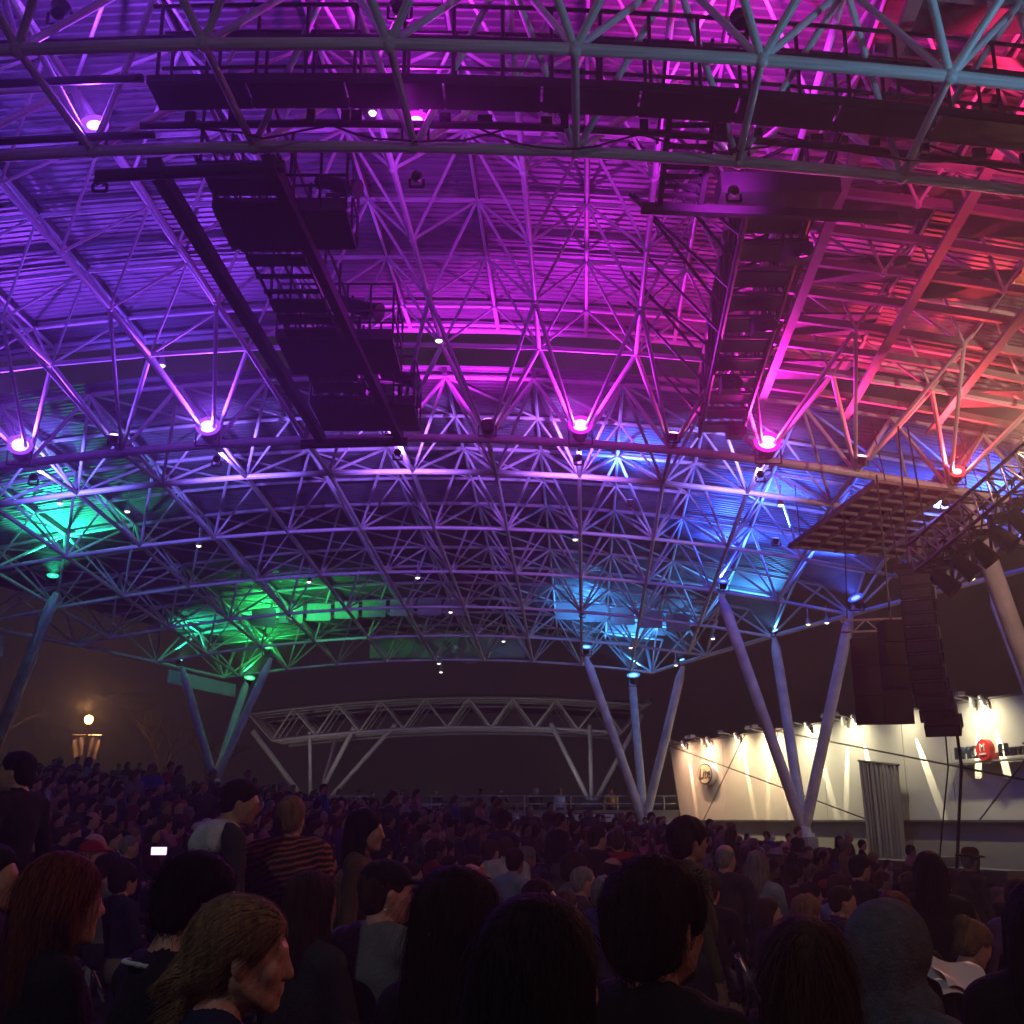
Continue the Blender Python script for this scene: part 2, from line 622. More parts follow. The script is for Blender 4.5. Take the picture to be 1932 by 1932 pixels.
cluster((5.08, 45.5, 1.2), [(2.9, 45, zl(2.9, 45)), (5.0, 48.0, zl(5, 48)), (6.65, 44.6, zl(6.65, 44.6))],
        'white steel raking columns meeting the low wall beside the railing end', 0.17, ped_w=0.6)
cluster((-11.45, 45.3, 2.75), [(-12.6, 43.7, zl(-12.6, 43.7)), (-9.35, 44.4, zl(-9.35, 44.4)), (-10.9, 47.4, zl(-10.9, 47.4))],
        'pale V of raking columns rising behind the crowd between street lamp and bandstand', 0.16)
cluster((-15.9, 35, 2.3), [(-13.35, 33.0, zl(-13.35, 33.0)), (-16.2, 33.0, zl(-16.2, 33)), (-15.6, 37.5, zl(-15.6, 37.5))],
        'pale raking column crossing the left edge under the green lamps', 0.17)
cluster((13.4, 27.5, 0.6), [(9.95, 24.1, zheavy(9.95) - 0.1), (12.2, 25.9, zl(12.2, 25.9)), (12.6, 29.5, zl(12.6, 29.5))],
        'warm-lit raking columns cut off by the right edge behind the stage truss', 0.21)

# ------------------------------------------------------------------ lamps under the roof
LAMP_MATS = {}
KW = 4.6
def lens_mat(col, s):
    key = (tuple(round(c, 2) for c in col), s)
    if key not in LAMP_MATS:
        m = bpy.data.materials.new('lamp_lens')
        m.use_nodes = True
        nt = m.node_tree
        nt.nodes.remove(nt.nodes['Principled BSDF'])
        e = nt.nodes.new('ShaderNodeEmission')
        e.inputs[0].default_value = (*col, 1)
        e.inputs[1].default_value = s
        nt.links.new(e.outputs[0], nt.nodes['Material Output'].inputs[0])
        m.cycles.emission_sampling = 'NONE'
        LAMP_MATS[key] = m
    return LAMP_MATS[key]
def spot_lamp(loc, aim, col, watts, label, cone=115, size=0.15, lens=14.0, blend=0.9, group='colour wash floodlights', glare=False):
    d = Vector(aim).normalized()
    t = thing('flood_lamp', label, 'floodlight', loc, group)
    rot = d.to_track_quat('Z', 'Y').to_matrix()
    b = MB()
    b.lathe([(size * 0.55, -size * 1.7), (size * 0.8, -size * 1.5), (size * 0.85, -size * 0.6), (size * 1.1, 0.0), (size * 1.02, 0.0), (size * 0.8, -size * 0.4)], n=14, rot=rot)
    b.build('housing', M['black'], t, True)
    b = MB()
    b.bar((-size * 1.25, 0, -size * 0.6), (-size * 1.25, 0, -size * 2.1), 0.03)
    b.bar((size * 1.25, 0, -size * 0.6), (size * 1.25, 0, -size * 2.1), 0.03)
    b.bar((-size * 1.25, 0, -size * 2.1), (size * 1.25, 0, -size * 2.1), 0.03)
    b.build('yoke', M['black'], t)
    b = MB()
    b.lathe([(size * 1.0, 0.002), (size * 0.8, size * 0.22), (0.001, size * 0.34)], n=14, rot=rot)
    wm = 0.10 if col[0] < 0.1 else 0.2
    lens = min(lens, 5.0) if col[0] < 0.1 else lens
    white = tuple(wm + (1 - wm) * c for c in col)
    b.build('lens', lens_mat(white, lens), t, True)
    if glare:                             # emissive ring imitating the glow round the hot lens
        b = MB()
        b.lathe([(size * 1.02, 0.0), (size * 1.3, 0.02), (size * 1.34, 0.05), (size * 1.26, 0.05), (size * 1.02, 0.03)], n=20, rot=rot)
        b.build('glow_ring', lens_mat(col, 1.6), t, True)
    ld = bpy.data.lights.new('flood_light', 'SPOT')
    ld.energy = watts * KW
    ld.color = col
    ld.spot_size = R(cone)
    ld.spot_blend = blend
    ld.shadow_soft_size = 0.06
    lo = bpy.data.objects.new('flood_light', ld)
    COL.objects.link(lo)
    lo.parent = t
    lo.location = d * size * 0.7
    lo.rotation_euler = d.to_track_quat('-Z', 'Y').to_euler()
    return t

VIOLET, PURPLE, MAG, HOT, PINK, RED, ORANGE = (0.15, 0.06, 1.0), (0.28, 0.05, 1.0), (0.72, 0.02, 0.95), (1.0, 0.02, 0.62), (1.0, 0.02, 0.28), (1.0, 0.05, 0.07), (1.0, 0.22, 0.08)
GREEN, TEAL, BLUE, CYANB = (0.02, 1.0, 0.18), (0.02, 1.0, 0.5), (0.03, 0.10, 1.0), (0.05, 0.35, 1.0)
# on the far heavy chord, throwing back up at the near roof
def H(i, dy=-0.5, dz=0.22):
    v = H1[i]
    return (v.x, v.y + dy, v.z + dz)
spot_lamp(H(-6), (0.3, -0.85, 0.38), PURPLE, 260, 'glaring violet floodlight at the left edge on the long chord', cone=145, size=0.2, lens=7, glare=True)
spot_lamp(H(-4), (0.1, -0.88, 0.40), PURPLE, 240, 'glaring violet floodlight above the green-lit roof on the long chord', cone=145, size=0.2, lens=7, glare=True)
spot_lamp(H(-2), (0.0, 0.25, 0.9), MAG, 70, 'magenta floodlight hidden behind the end of the black catwalk')
spot_lamp(H(-1), (-0.1, 0.1, 0.95), MAG, 150, 'magenta floodlight washing the deck beside the catwalk end', lens=6)
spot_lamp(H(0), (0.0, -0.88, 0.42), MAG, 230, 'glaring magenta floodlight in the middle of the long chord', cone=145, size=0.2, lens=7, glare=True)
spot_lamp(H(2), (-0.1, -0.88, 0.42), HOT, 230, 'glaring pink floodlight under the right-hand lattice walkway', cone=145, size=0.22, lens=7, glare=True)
spot_lamp(H(-5), (0.1, -0.3, 0.9), VIOLET, 70, 'small violet floodlight between the two glaring violet ones', size=0.1)
spot_lamp(H(1), (0.1, -0.3, 0.9), HOT, 60, 'small pink floodlight between the magenta and the pink glare', size=0.1)
spot_lamp(H(3), (0.1, -0.4, 0.9), (1.0, 0.02, 0.16), 120, 'small red-pink floodlight above the hanging baffle grid', size=0.1)
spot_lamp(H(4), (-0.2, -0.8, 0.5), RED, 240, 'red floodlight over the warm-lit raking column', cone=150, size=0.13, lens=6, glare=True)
# on the near chords
def Nn(D, i, dy=0.0, dz=0.22):
    v = D[i]
    return (v.x, v.y + dy, v.z + dz)
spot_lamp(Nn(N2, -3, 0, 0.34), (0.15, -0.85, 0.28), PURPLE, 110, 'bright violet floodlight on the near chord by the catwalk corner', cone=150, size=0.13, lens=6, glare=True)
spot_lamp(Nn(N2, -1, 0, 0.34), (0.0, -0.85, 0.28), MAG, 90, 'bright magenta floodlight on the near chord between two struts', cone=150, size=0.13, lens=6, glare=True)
spot_lamp(Nn(N2, 1), (0.2, 0.35, 0.9), MAG, 110, 'magenta floodlight above the catwalk stairs', size=0.11)
spot_lamp(Nn(N2, 3), (0.1, 0.3, 0.9), (1.0, 0.02, 0.16), 110, 'hot pink floodlight near the upper right of the near chord', size=0.11)
for i, c, w in ((-5, PURPLE, 240), (-3, PURPLE, 150), (-1, MAG, 190), (1, HOT, 150), (3, (1.0, 0.02, 0.13), 300), (5, RED, 480)):
    spot_lamp(Nn(N1, i, 0.9, 1.25), (0.02 * i, 0.45, 0.9), c, w,
              'floodlight on the catwalk beyond the top edge, %s' % {-5: 'leftmost violet', -3: 'second violet', -1: 'magenta', 1: 'hot pink', 3: 'red-pink', 5: 'rightmost red'}[i], size=0.11)
for i, c, w in ((-6, (0.16, 0.14, 1.0), 130), (-4, (0.24, 0.13, 1.0), 120), (-2, (0.36, 0.13, 1.0), 120), (0, (0.42, 0.13, 1.0), 120), (2, (0.22, 0.16, 1.0), 120), (4, (0.10, 0.16, 1.0), 130)):  # added fill lamps that brighten the far struts
    spot_lamp(H(i, 0.35, -0.22), (0.0, 0.92, 0.36), c, w * 1.7,
              'added dim fill lamp on the long chord aimed at the far frame, %s' % {-6: 'at the left edge', -4: 'second from the left', -2: 'under the catwalk end', 0: 'in the middle', 2: 'second from the right', 4: 'by the warm column'}[i], 92, 0.08, lens=1.0)
for i, c, w in ((-5, VIOLET, 160), (-3, PURPLE, 150), (-1, (0.5, 0.04, 1.0), 150), (1, MAG, 140), (3, PINK, 50)):  # more added lamps, filling the far struts from the near side
    spot_lamp(Nn(N2, i, 0.35, -0.2), (0.0, 0.88, 0.52), c, w * 0.7,
              'added fill lamp on the near chord throwing light to the far roof, %s' % {-5: 'blue-violet at the left', -3: 'violet', -1: 'purple in the middle', 1: 'magenta', 3: 'pink at the right'}[i], 90, 0.07, lens=1.5)
spot_lamp((11.5, 17.0, 9.2), (-0.05, 0.0, 1), RED, 300, 'red floodlight under the stage-side slats', size=0.12)
spot_lamp((9.9, 19.5, 10.25), (0.1, -0.1, 1), ORANGE, 20, 'small orange floodlight under the stage-side slats', size=0.1)
# green on the lawn side, blue on the stage side of the far roof
def Lw(x, y, dz=0.12): return (x, y, zlow(x, y) + dz)
def Lg(x, y, dz=0.2): return (x, y - 0.35, zlow(x, y) + dz)       # stood off in front of the node
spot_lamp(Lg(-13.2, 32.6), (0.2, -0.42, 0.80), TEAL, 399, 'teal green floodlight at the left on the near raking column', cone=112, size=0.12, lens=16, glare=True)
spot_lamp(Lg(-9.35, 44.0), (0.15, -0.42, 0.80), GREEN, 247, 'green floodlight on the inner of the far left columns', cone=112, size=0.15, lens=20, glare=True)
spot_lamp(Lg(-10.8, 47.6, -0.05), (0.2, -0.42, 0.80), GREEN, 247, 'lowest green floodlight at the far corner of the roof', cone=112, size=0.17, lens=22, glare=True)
spot_lamp(Lw(-12.6, 43.4), (0.3, 0.1, 0.9), TEAL, 114, 'small teal lamp on the outer of the far left columns', cone=112, size=0.1)
spot_lamp(Lw(-7.6, 38.7, 0.0), (0.15, 0.80, 0.42), GREEN, 120, 'green floodlight lighting the strip of panels at the far tier', cone=120, size=0.08, lens=3)
spot_lamp(Lw(2.4, 38.7, 0.0), (0.05, 0.80, 0.42), CYANB, 150, 'blue floodlight lighting the right part of the panel strip', cone=110, size=0.08, lens=3)
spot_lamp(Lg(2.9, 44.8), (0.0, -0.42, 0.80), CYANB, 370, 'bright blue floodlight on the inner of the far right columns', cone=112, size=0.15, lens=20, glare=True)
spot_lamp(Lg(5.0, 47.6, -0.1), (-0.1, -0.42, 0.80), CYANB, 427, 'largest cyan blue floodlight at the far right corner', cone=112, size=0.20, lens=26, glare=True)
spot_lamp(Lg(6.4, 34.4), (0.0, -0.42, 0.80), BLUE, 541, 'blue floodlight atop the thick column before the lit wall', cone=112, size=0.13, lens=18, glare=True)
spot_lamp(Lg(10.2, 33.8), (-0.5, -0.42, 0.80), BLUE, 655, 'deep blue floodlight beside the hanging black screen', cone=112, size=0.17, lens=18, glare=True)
spot_lamp(Lw(8.85, 38.2), (-0.5, -0.3, 0.8), CYANB, 256, 'small blue floodlight on the thin column at the eave', cone=112, size=0.1)
spot_lamp(Lw(6.6, 44.4), (-0.3, -0.3, 0.9), CYANB, 171, 'small blue floodlight on the outermost far right column', cone=112, size=0.1)
spot_lamp(Lg(12.1, 26.6), (-0.5, 0.3, 0.8), BLUE, 741, 'blue floodlight at the right edge beside the warm column', cone=112, size=0.16, lens=18)
spot_lamp(Lw(3.0, 28.0), (0.05, 0.1, 1), BLUE, 370, 'blue floodlight under the deck below the lattice walkway', cone=112, size=0.09, lens=6)
spot_lamp(Lw(7.0, 29.5), (0.1, -0.1, 1), BLUE, 370, 'blue floodlight hidden above the baffle grid', cone=112, size=0.09, lens=6)

# small bell-shaped downlights hanging in the frame
def bell(loc, label, warm=(1.0, 0.93, 0.75), s=5.0, size=0.09):
    t = thing('downlight', label, 'downlight', loc, 'small hanging downlights')
    b = MB()
    b.lathe([(0.02, 0.55), (0.02, 0.22), (size * 0.5, 0.2), (size * 0.8, 0.1), (size * 1.1, 0.0), (size * 1.02, 0.0)], n=12)
    b.build('bell_shade', M['aluminium'], t, True)
    b = MB()
    b.lathe([(size * 0.95, 0.012), (size * 0.6, -0.03), (0.002, -0.045)], n=12)
    b.build('bulb', lens_mat(warm, s), t, True)
def ray_pt(u, v, y):      # helper for survey points given as picture bearings at a known distance
    a, bb = (u - 966) / 2160, (966 - v) / 2160
    k = y / (CT - bb * ST)
    return Vector((a * k, y, (ST + bb * CT) * k + 1.5))
for (u, v, y, lab) in [
        (305, 690, 22.5, 'in the dark gap left of the catwalk'), (828, 643, 21.5, 'beside the lower end of the catwalk'), (703, 213, 13.0, 'glowing below the near catwalk'),
        (113, 950, 29, 'above the green roof, leftmost'), (240, 965, 30, 'above the green roof, second from the edge'), (375, 1030, 31, 'right of the green deck'),
        (583, 1098, 36, 'between the green and the violet struts'), (788, 1090, 34, 'below the middle of the roof'), (1085, 1018, 31, 'above the blue struts'), (1473, 953, 27, 'left of the baffle grid'),
        (550, 1167, 40, 'just above the far green lamp'), (850, 1155, 40, 'above the sign band'), (950, 1210, 44, 'in front of the sign band'), (828, 1252, 46, 'under the far edge, left of the sign disc'), (832, 1268, 47, 'lowest under the far edge'),
        (1190, 1222, 42, 'between the blue floodlights'), (1525, 1178, 36, 'yellow, on the eave by the thin column'), (1560, 1175, 35.5, 'white, on the eave by the thin column'),
        (1834, 1092, 27, 'yellowish, left of the warm column'), (1275, 1255, 43, 'at the eave above the lit wall corner'), (1345, 1205, 40, 'on the eave left of the thick column')]:
    p = ray_pt(u, v, y)
    bell(p, 'small bell downlight ' + lab, (1.0, 0.85, 0.3) if 'yellow' in lab else (1.0, 0.93, 0.78), 3.2, 0.085 if y > 20 else 0.06)

# ------------------------------------------------------------------ black catwalks
cw = thing('catwalk', 'black catwalk slung across the near roof truss', 'catwalk', (0, 11.5, 9.4))
def cz(x): return zheavy(x) + 0.22 - 9.4
xs_ = np.linspace(-4.25, 13.0, 16)
for xa, xb in zip(xs_, xs_[1:]):
    b = MB()
    n = 10
    b.box(((xa + xb) / 2, 0.3, (cz(xa) + cz(xb)) / 2), (xb - xa - 0.03, 0.5, 0.05), Matrix.Rotation(-math.atan2(cz(xb) - cz(xa), xb - xa), 3, 'Y'))
    b.bar((xa, 0.06, cz(xa) + 0.05), (xb, 0.06, cz(xb) + 0.05), 0.04, 0.1)
    b.bar((xa, 0.54, cz(xa) + 0.05), (xb, 0.54, cz(xb) + 0.05), 0.04, 0.1)
    b.build('walkway_plate', M['black'], cw)
    for yy in (0.06, 0.54):
        b = MB()
        for hh in (0.55, 1.05):
            b.tube((xa, yy, cz(xa) + hh), (xb, yy, cz(xb) + hh), 0.026, 6)
        for k in range(2):
            x = xa + (xb - xa) * (0.1 + 0.5 * k)
            b.tube((x, yy, cz(x)), (x, yy, cz(x) + 1.05), 0.024, 6)
        b.build('railing', M['black'], cw)
    for k in range(2):                    # cable hooks and clamps under the edge
        x = xa + random.uniform(0, xb - xa)
        b = MB(); b.box((x, 0.64, cz(x) - 0.07), (random.uniform(0.05, 0.16), 0.06, random.uniform(0.06, 0.18))); b.build('clamp', M['black'], cw)
for yy, zz, x0, x1, r in ((-0.55, 0.12, -5.8, 13, 0.05), (0.95, 0.04, -4.6, 13, 0.05), (-0.2, -0.12, -6.8, -4.2, 0.05), (0.9, -0.12, -6.5, -4.4, 0.05)):
    b = MB()
    pts = np.linspace(x0, x1, 9)
    for xa, xb in zip(pts, pts[1:]):
        b.tube((xa, yy, cz(xa) + zz), (xb, yy, cz(xb) + zz), r, 8)
    b.build('pipe', M['black'], cw)

for k in range(9):                        # slack cables slung along the catwalk
    x0, x1 = -4 + k * 1.8, -4 + k * 1.8 + random.uniform(1.6, 2.6)
    b = MB()
    pts = [Vector((x0 + (x1 - x0) * t, 0.75 + 0.15 * math.sin(k), cz(x0 + (x1 - x0) * t) - 0.05 - random.uniform(0.18, 0.26) * 4 * t * (1 - t))) for t in np.linspace(0, 1, 9)]
    for q0, q1 in zip(pts, pts[1:]):
        b.tube(q0, q1, 0.014, 5)
    b.build('cable', M['black'], cw)

cl = thing('hanging_walkway', 'black hanging walkway with platforms running back under the violet roof', 'catwalk', (-3.6, 12.7, 9.3))
def W(x, y, z): return Vector((x + 3.6, y - 12.7, z - 9.3))
def rail_x(t): return (-4.42 + 0.3 * t, -3.02 + 0.62 * t)
b = MB(); b.tube(W(-5.2, 12.75, 9.28), W(-2.85, 12.75, 9.42), 0.085, 10); b.build('end_bar', M['black'], cl, True)
b = MB(); b.tube(W(-4.55, 23.45, 9.32), W(-2.25, 23.45, 9.38), 0.10, 10); b.build('end_bar', M['black'], cl, True)
b = MB(); b.bar(W(-4.45, 12.6, 9.35), W(-4.1, 23.5, 9.42), 0.17, 0.2); b.build('side_rail', M['black'], cl)
b = MB(); b.bar(W(-3.02, 12.6, 9.40), W(-2.42, 23.5, 9.45), 0.15, 0.2); b.build('side_rail', M['black'], cl)
def platform(y0, y1, x0, x1, z, solid=0.16):
    b = MB()
    b.box(W((x0 + x1) / 2, (y0 + y1) / 2, z), (x1 - x0, y1 - y0, 0.08))
    b.box(W((x0 + x1) / 2, y0 + 0.03, z + solid / 2), (x1 - x0, 0.05, solid))
    b.build('platform', M['black'], cl)
    b = MB()
    n = max(3, int((x1 - x0) / 0.35))
    for yy in (y0, y1):
        for k in range(n + 1):
            x = x0 + (x1 - x0) * k / n
            b.tube(W(x, yy, z), W(x, yy, z + 1.0), 0.02, 6)
        for hh in (0.5, 1.0):
            b.tube(W(x0, yy, z + hh), W(x1, yy, z + hh), 0.022, 6)
    for xx in (x0, x1):
        for hh in (0.5, 1.0):
            b.tube(W(xx, y0, z + hh), W(xx, y1, z + hh), 0.022, 6)
        b.tube(W(xx, (y0 + y1) / 2, z), W(xx, (y0 + y1) / 2, z + 1.0), 0.02, 6)
    b.build('railing', M['black'], cl)
platform(13.9, 15.0, -4.05, -2.25, 9.5)
platform(18.2, 19.8, -4.05, -2.05, 9.5)
platform(21.4, 23.0, -4.0, -1.95, 9.5)
for y in np.arange(12.9, 23.3, 0.52):                    # grating rungs
    b = MB()
    t_ = (y - 12.7) / 10.8
    xa, xb = -4.0 + 0.25 * t_, -3.15 + 0.35 * t_
    b.box(W((xa + xb) / 2, y, 9.55), (xb - xa, random.choice((0.08, 0.3, 0.42)), 0.05))
    b.build('grating_rung', M['black'], cl)
for xx in (-4.0, -3.15):
    for hh in (0.05, 0.55, 1.05):
        b = MB(); b.tube(W(xx, 12.8, 9.55 + hh), W(xx + 0.3, 23.3, 9.55 + hh), 0.03, 6); b.build('handrail', M['black'], cl)
    for y in np.arange(13, 23.4, 1.3):
        b = MB(); x_ = xx + 0.3 * (y - 12.8) / 10.5
        b.tube(W(x_, y, 9.55), W(x_, y, 10.9), 0.024, 6); b.build('hanger', M['black'], cl)
for (x, y, s) in [(-2.7, 18.7, 0.42), (-3.3, 18.9, 0.34), (-2.3, 21.9, 0.4), (-2.8, 22.2, 0.34), (-3.3, 22.0, 0.3), (-2.45, 14.4, 0.34)]:
    fl = thing('follow_spot', 'black follow-spot lantern on the %s platform of the hanging walkway%s' % ({18: 'middle', 21: 'far', 22: 'far', 14: 'near'}[int(y)], {-2.7: ', larger', -3.3: ', towards the rail', -2.3: ', outermost', -2.8: ', centre', -2.45: ''}.get(x, '')) if not (x == -3.3 and y > 20) else 'black follow-spot lantern on the far platform, innermost', 'spotlight', (x, y, 9.55), 'follow spots on the walkway')
    b = MB()
    b.tube((0, 0, 0), (0, 0, s * 1.3), 0.035, 8)
    b.bar((-s * 0.5, 0, s * 1.3), (s * 0.5, 0, s * 1.3), 0.04)
    b.build('stand', M['black'], fl)
    b = MB()
    dirv = Vector((0.8, -0.3, -0.35)).normalized() * s
    c0 = Vector((0, 0, s * 1.75))
    b.tube(c0 - dirv, c0 + dirv * 0.6, s * 0.33, 12)
    b.tube(c0 + dirv * 0.6, c0 + dirv * 1.0, s * 0.33, 12, s * 0.42)
    b.build('lantern_body', M['black'], fl, True)

# lattice walkway on the stage side
lw = thing('lattice_walkway', 'black lattice truss walkway hanging under the magenta side of the roof', 'catwalk', (4.0, 15, 9.8))
def V_(x, y, z): return Vector((x - 4.0, y - 15, z - 9.8))
cx = lambda y: 3.75 + 0.085 * (y - 14.5)
ysx = np.linspace(14.4, 23.6, 12)
cor = [(-0.45, 0.0), (0.45, 0.0), (0.45, 1.15), (-0.45, 1.15)]
for dx, dz in cor:
    b = MB(); b.tube(V_(cx(14.4) + dx, 14.4, 9.75 + dz), V_(cx(23.6) + dx, 23.6, 9.55 + dz), 0.05, 8); b.build('chord', M['black'], lw, True)
zz_ = lambda y: 9.75 - 0.2 * (y - 14.4) / 9.2
for k in range(len(ysx) - 1):
    y0, y1 = ysx[k], ysx[k + 1]
    for c in range(4):
        (ax, az), (bx_, bz_) = cor[c], cor[(c + 1) % 4]
        b = MB()
        b.tube(V_(cx(y0) + ax, y0, zz_(y0) + az), V_(cx(y0) + bx_, y0, zz_(y0) + bz_), 0.032, 6)
        if c != 0:
            b.tube(V_(cx(y0) + ax, y0, zz_(y0) + az), V_(cx(y1) + bx_, y1, zz_(y1) + bz_), 0.03, 6)
        b.build('lattice_bar', M['black'], lw)
    b = MB()
    b.box(V_(cx((y0 + y1) / 2), (y0 + y1) / 2, zz_(y0) + 0.03), (0.8, (y1 - y0) * 0.62, 0.04))
    b.build('walkway_plate', M['black'], lw)
    for sx in (-1, 1):                    # raking hangers up to the frame
        b = MB()
        b.tube(V_(cx(y0) + sx * 0.45, y0, zz_(y0) + 0.1), V_(cx(y0) + sx * 1.6 - 0.4, y0 + random.uniform(-0.8, 0.8), zz_(y0) + 1.9), 0.028, 6)
        b.build('hanger', M['black'], lw)
    if k in (1, 4, 7, 10):
        b = MB()
        q = V_(cx(y0) + random.uniform(-0.2, 0.5), y0, zz_(y0) - 0.18)
        b.box(q, (0.34, 0.3, 0.3)); b.tube(q, q + Vector((0.1, -0.3, -0.1)), 0.11, 10)
        b.build('lantern', M['black'], lw)
b = MB(); b.bar(V_(1.75, 13.9, 9.5), V_(5.2, 13.9, 9.35), 0.12, 0.12); b.build('cross_beam', M['black'], lw)
b = MB(); b.box(V_(3.6, 13.9, 9.75), (1.6, 0.5, 0.3)); b.build('equipment_box', M['black'], lw)
for xx in (2.0, 2.55):                    # ladder up to the near catwalk
    b = MB(); b.bar(V_(xx - 0.1, 12.0, 9.75), V_(xx, 13.9, 9.55), 0.07, 0.09); b.build('ladder_rail', M['black'], lw)
    b = MB(); b.bar(V_(xx - 0.1, 12.0, 10.7), V_(xx, 13.9, 10.5), 0.04); b.build('handrail', M['black'], lw)
for k in range(9):
    y = 12.1 + k * 0.2
    b = MB(); b.bar(V_(1.92 + 0.01 * k, y, 9.73 - 0.02 * k), V_(2.5 + 0.01 * k, y, 9.73 - 0.02 * k), 0.05, 0.05); b.build('rung', M['black'], lw)
# ------------------------------------------------------------------ the lit side wall of the stage house
WO = Vector((7.544, 52.9, 0))                       # far end
WD = Vector((0.2932, -1, 0)).normalized()           # runs towards the stage
WN = Vector((-1, -0.2932, 0)).normalized()          # faces the seats
WROT = Matrix((WD, WN * -1, Vector((0, 0, 1)))).transposed()     # local x along wall, y into wall, z up
wall = thing('side_wall', 'long off-white panelled wall lit by streaks of light beside the stage', 'wall', WO)
wall.rotation_euler = WROT.to_euler()
ZB, ZT, WL = 1.5, 4.79, 34.0
SLOPE = 0.95                                        # the far end leans out at the top
def wall_x0(z): return -SLOPE * (z - ZB) / (ZT - ZB)
b = MB()                                            # upper wall body
vs_ = [(wall_x0(ZB), 0.04, ZB), (WL, 0.04, ZB), (WL, 0.04, ZT), (wall_x0(ZT), 0.04, ZT),
       (wall_x0(ZB), 0.5, ZB), (WL, 0.5, ZB), (WL, 0.5, ZT), (wall_x0(ZT), 0.5, ZT)]
b.add(vs_, [(0, 1, 2, 3), (5, 4, 7, 6), (4, 0, 3, 7), (1, 5, 6, 2), (3, 2, 6, 7), (4, 5, 1, 0)])
b.build('wall_core', M['seam'], wall)
b = MB()
b.add([(0.1, 0.12, -1.6), (WL, 0.12, -1.6), (WL, 0.12, ZB - 0.07), (0.1, 0.12, ZB - 0.07), (0.1, 0.5, -1.6), (WL, 0.5, -1.6), (WL, 0.5, ZB - 0.07), (0.1, 0.5, ZB - 0.07)],
      [(0, 1, 2, 3), (5, 4, 7, 6), (4, 0, 3, 7), (1, 5, 6, 2), (3, 2, 6, 7)])
b.build('base_wall', M['plaster_low'], wall)
b = MB(); b.box((WL / 2, 0.1, ZB - 0.035), (WL, 0.24, 0.06)); b.build('drip_ledge', M['rafter'], wall)
b = MB(); b.box((WL / 2 - 0.45, 0.22, ZT + 0.03), (WL + 0.9, 0.56, 0.05)); b.build('parapet_cap', M['plaster_low'], wall)

# cladding panels cut by straight and slanting joints
def clip_poly(poly, p, n):
    """keep the side of the line through p where (q-p).n >= 0"""
    out = []
    for i in range(len(poly)):
        a, c = poly[i], poly[(i + 1) % len(poly)]
        da = (a[0] - p[0]) * n[0] + (a[1] - p[1]) * n[1]
        dc = (c[0] - p[0]) * n[0] + (c[1] - p[1]) * n[1]
        if da >= 0:
            out.append(a)
        if (da >= 0) != (dc >= 0):
            t = da / (da - dc)
            out.append((a[0] + (c[0] - a[0]) * t, a[1] + (c[1] - a[1]) * t))
    return out
polys = [[(wall_x0(ZB), ZB), (WL, ZB), (WL, ZT), (wall_x0(ZT), ZT)]]
joints = [((-0.75, 4.75), (14.6, 1.5)), ((6.4, 4.79), (2.3, 1.5)), ((8.8, 4.79), (23.0, 2.4)), ((24.6, 4.79), (20.2, 1.5))]
joints += [((x, 1.5), (x + 0.001, 4.79)) for x in (4.4, 9.4, 12.2, 16.9, 19.2, 25.5, 29.5)]
g = 0.034
for n_, (p, q) in enumerate(joints):
    d = Vector((q[0] - p[0], q[1] - p[1])).normalized()
    nn = Vector((-d.y, d.x))
    new = []
    for po in polys:
        for sg_ in (1, -1):
            c = clip_poly(po, (p[0] + nn.x * g * sg_ * (0.55 if n_ > 3 else 1.0), p[1] + nn.y * g * sg_), (nn.x * sg_, nn.y * sg_))
            if len(c) >= 3:
                ar = abs(sum(c[i][0] * c[(i + 1) % len(c)][1] - c[(i + 1) % len(c)][0] * c[i][1] for i in range(len(c)))) / 2
                if ar > 0.02:
                    new.append(c)
    polys = new
for po in polys:
    n = len(po)
    b = MB()
    b.add([(x, 0.0, z) for x, z in po] + [(x, 0.037, z) for x, z in po],
          [tuple(range(n)), tuple(reversed(range(n, 2 * n)))] + [(i, n + i, n + (i + 1) % n, (i + 1) % n) for i in range(n)])
    b.build('wall_panel', M['plaster'], wall)

def on_wall(x, y, z):                                # y positive = out from the wall
    return WO + WD * x + WN * y + Vector((0, 0, z))
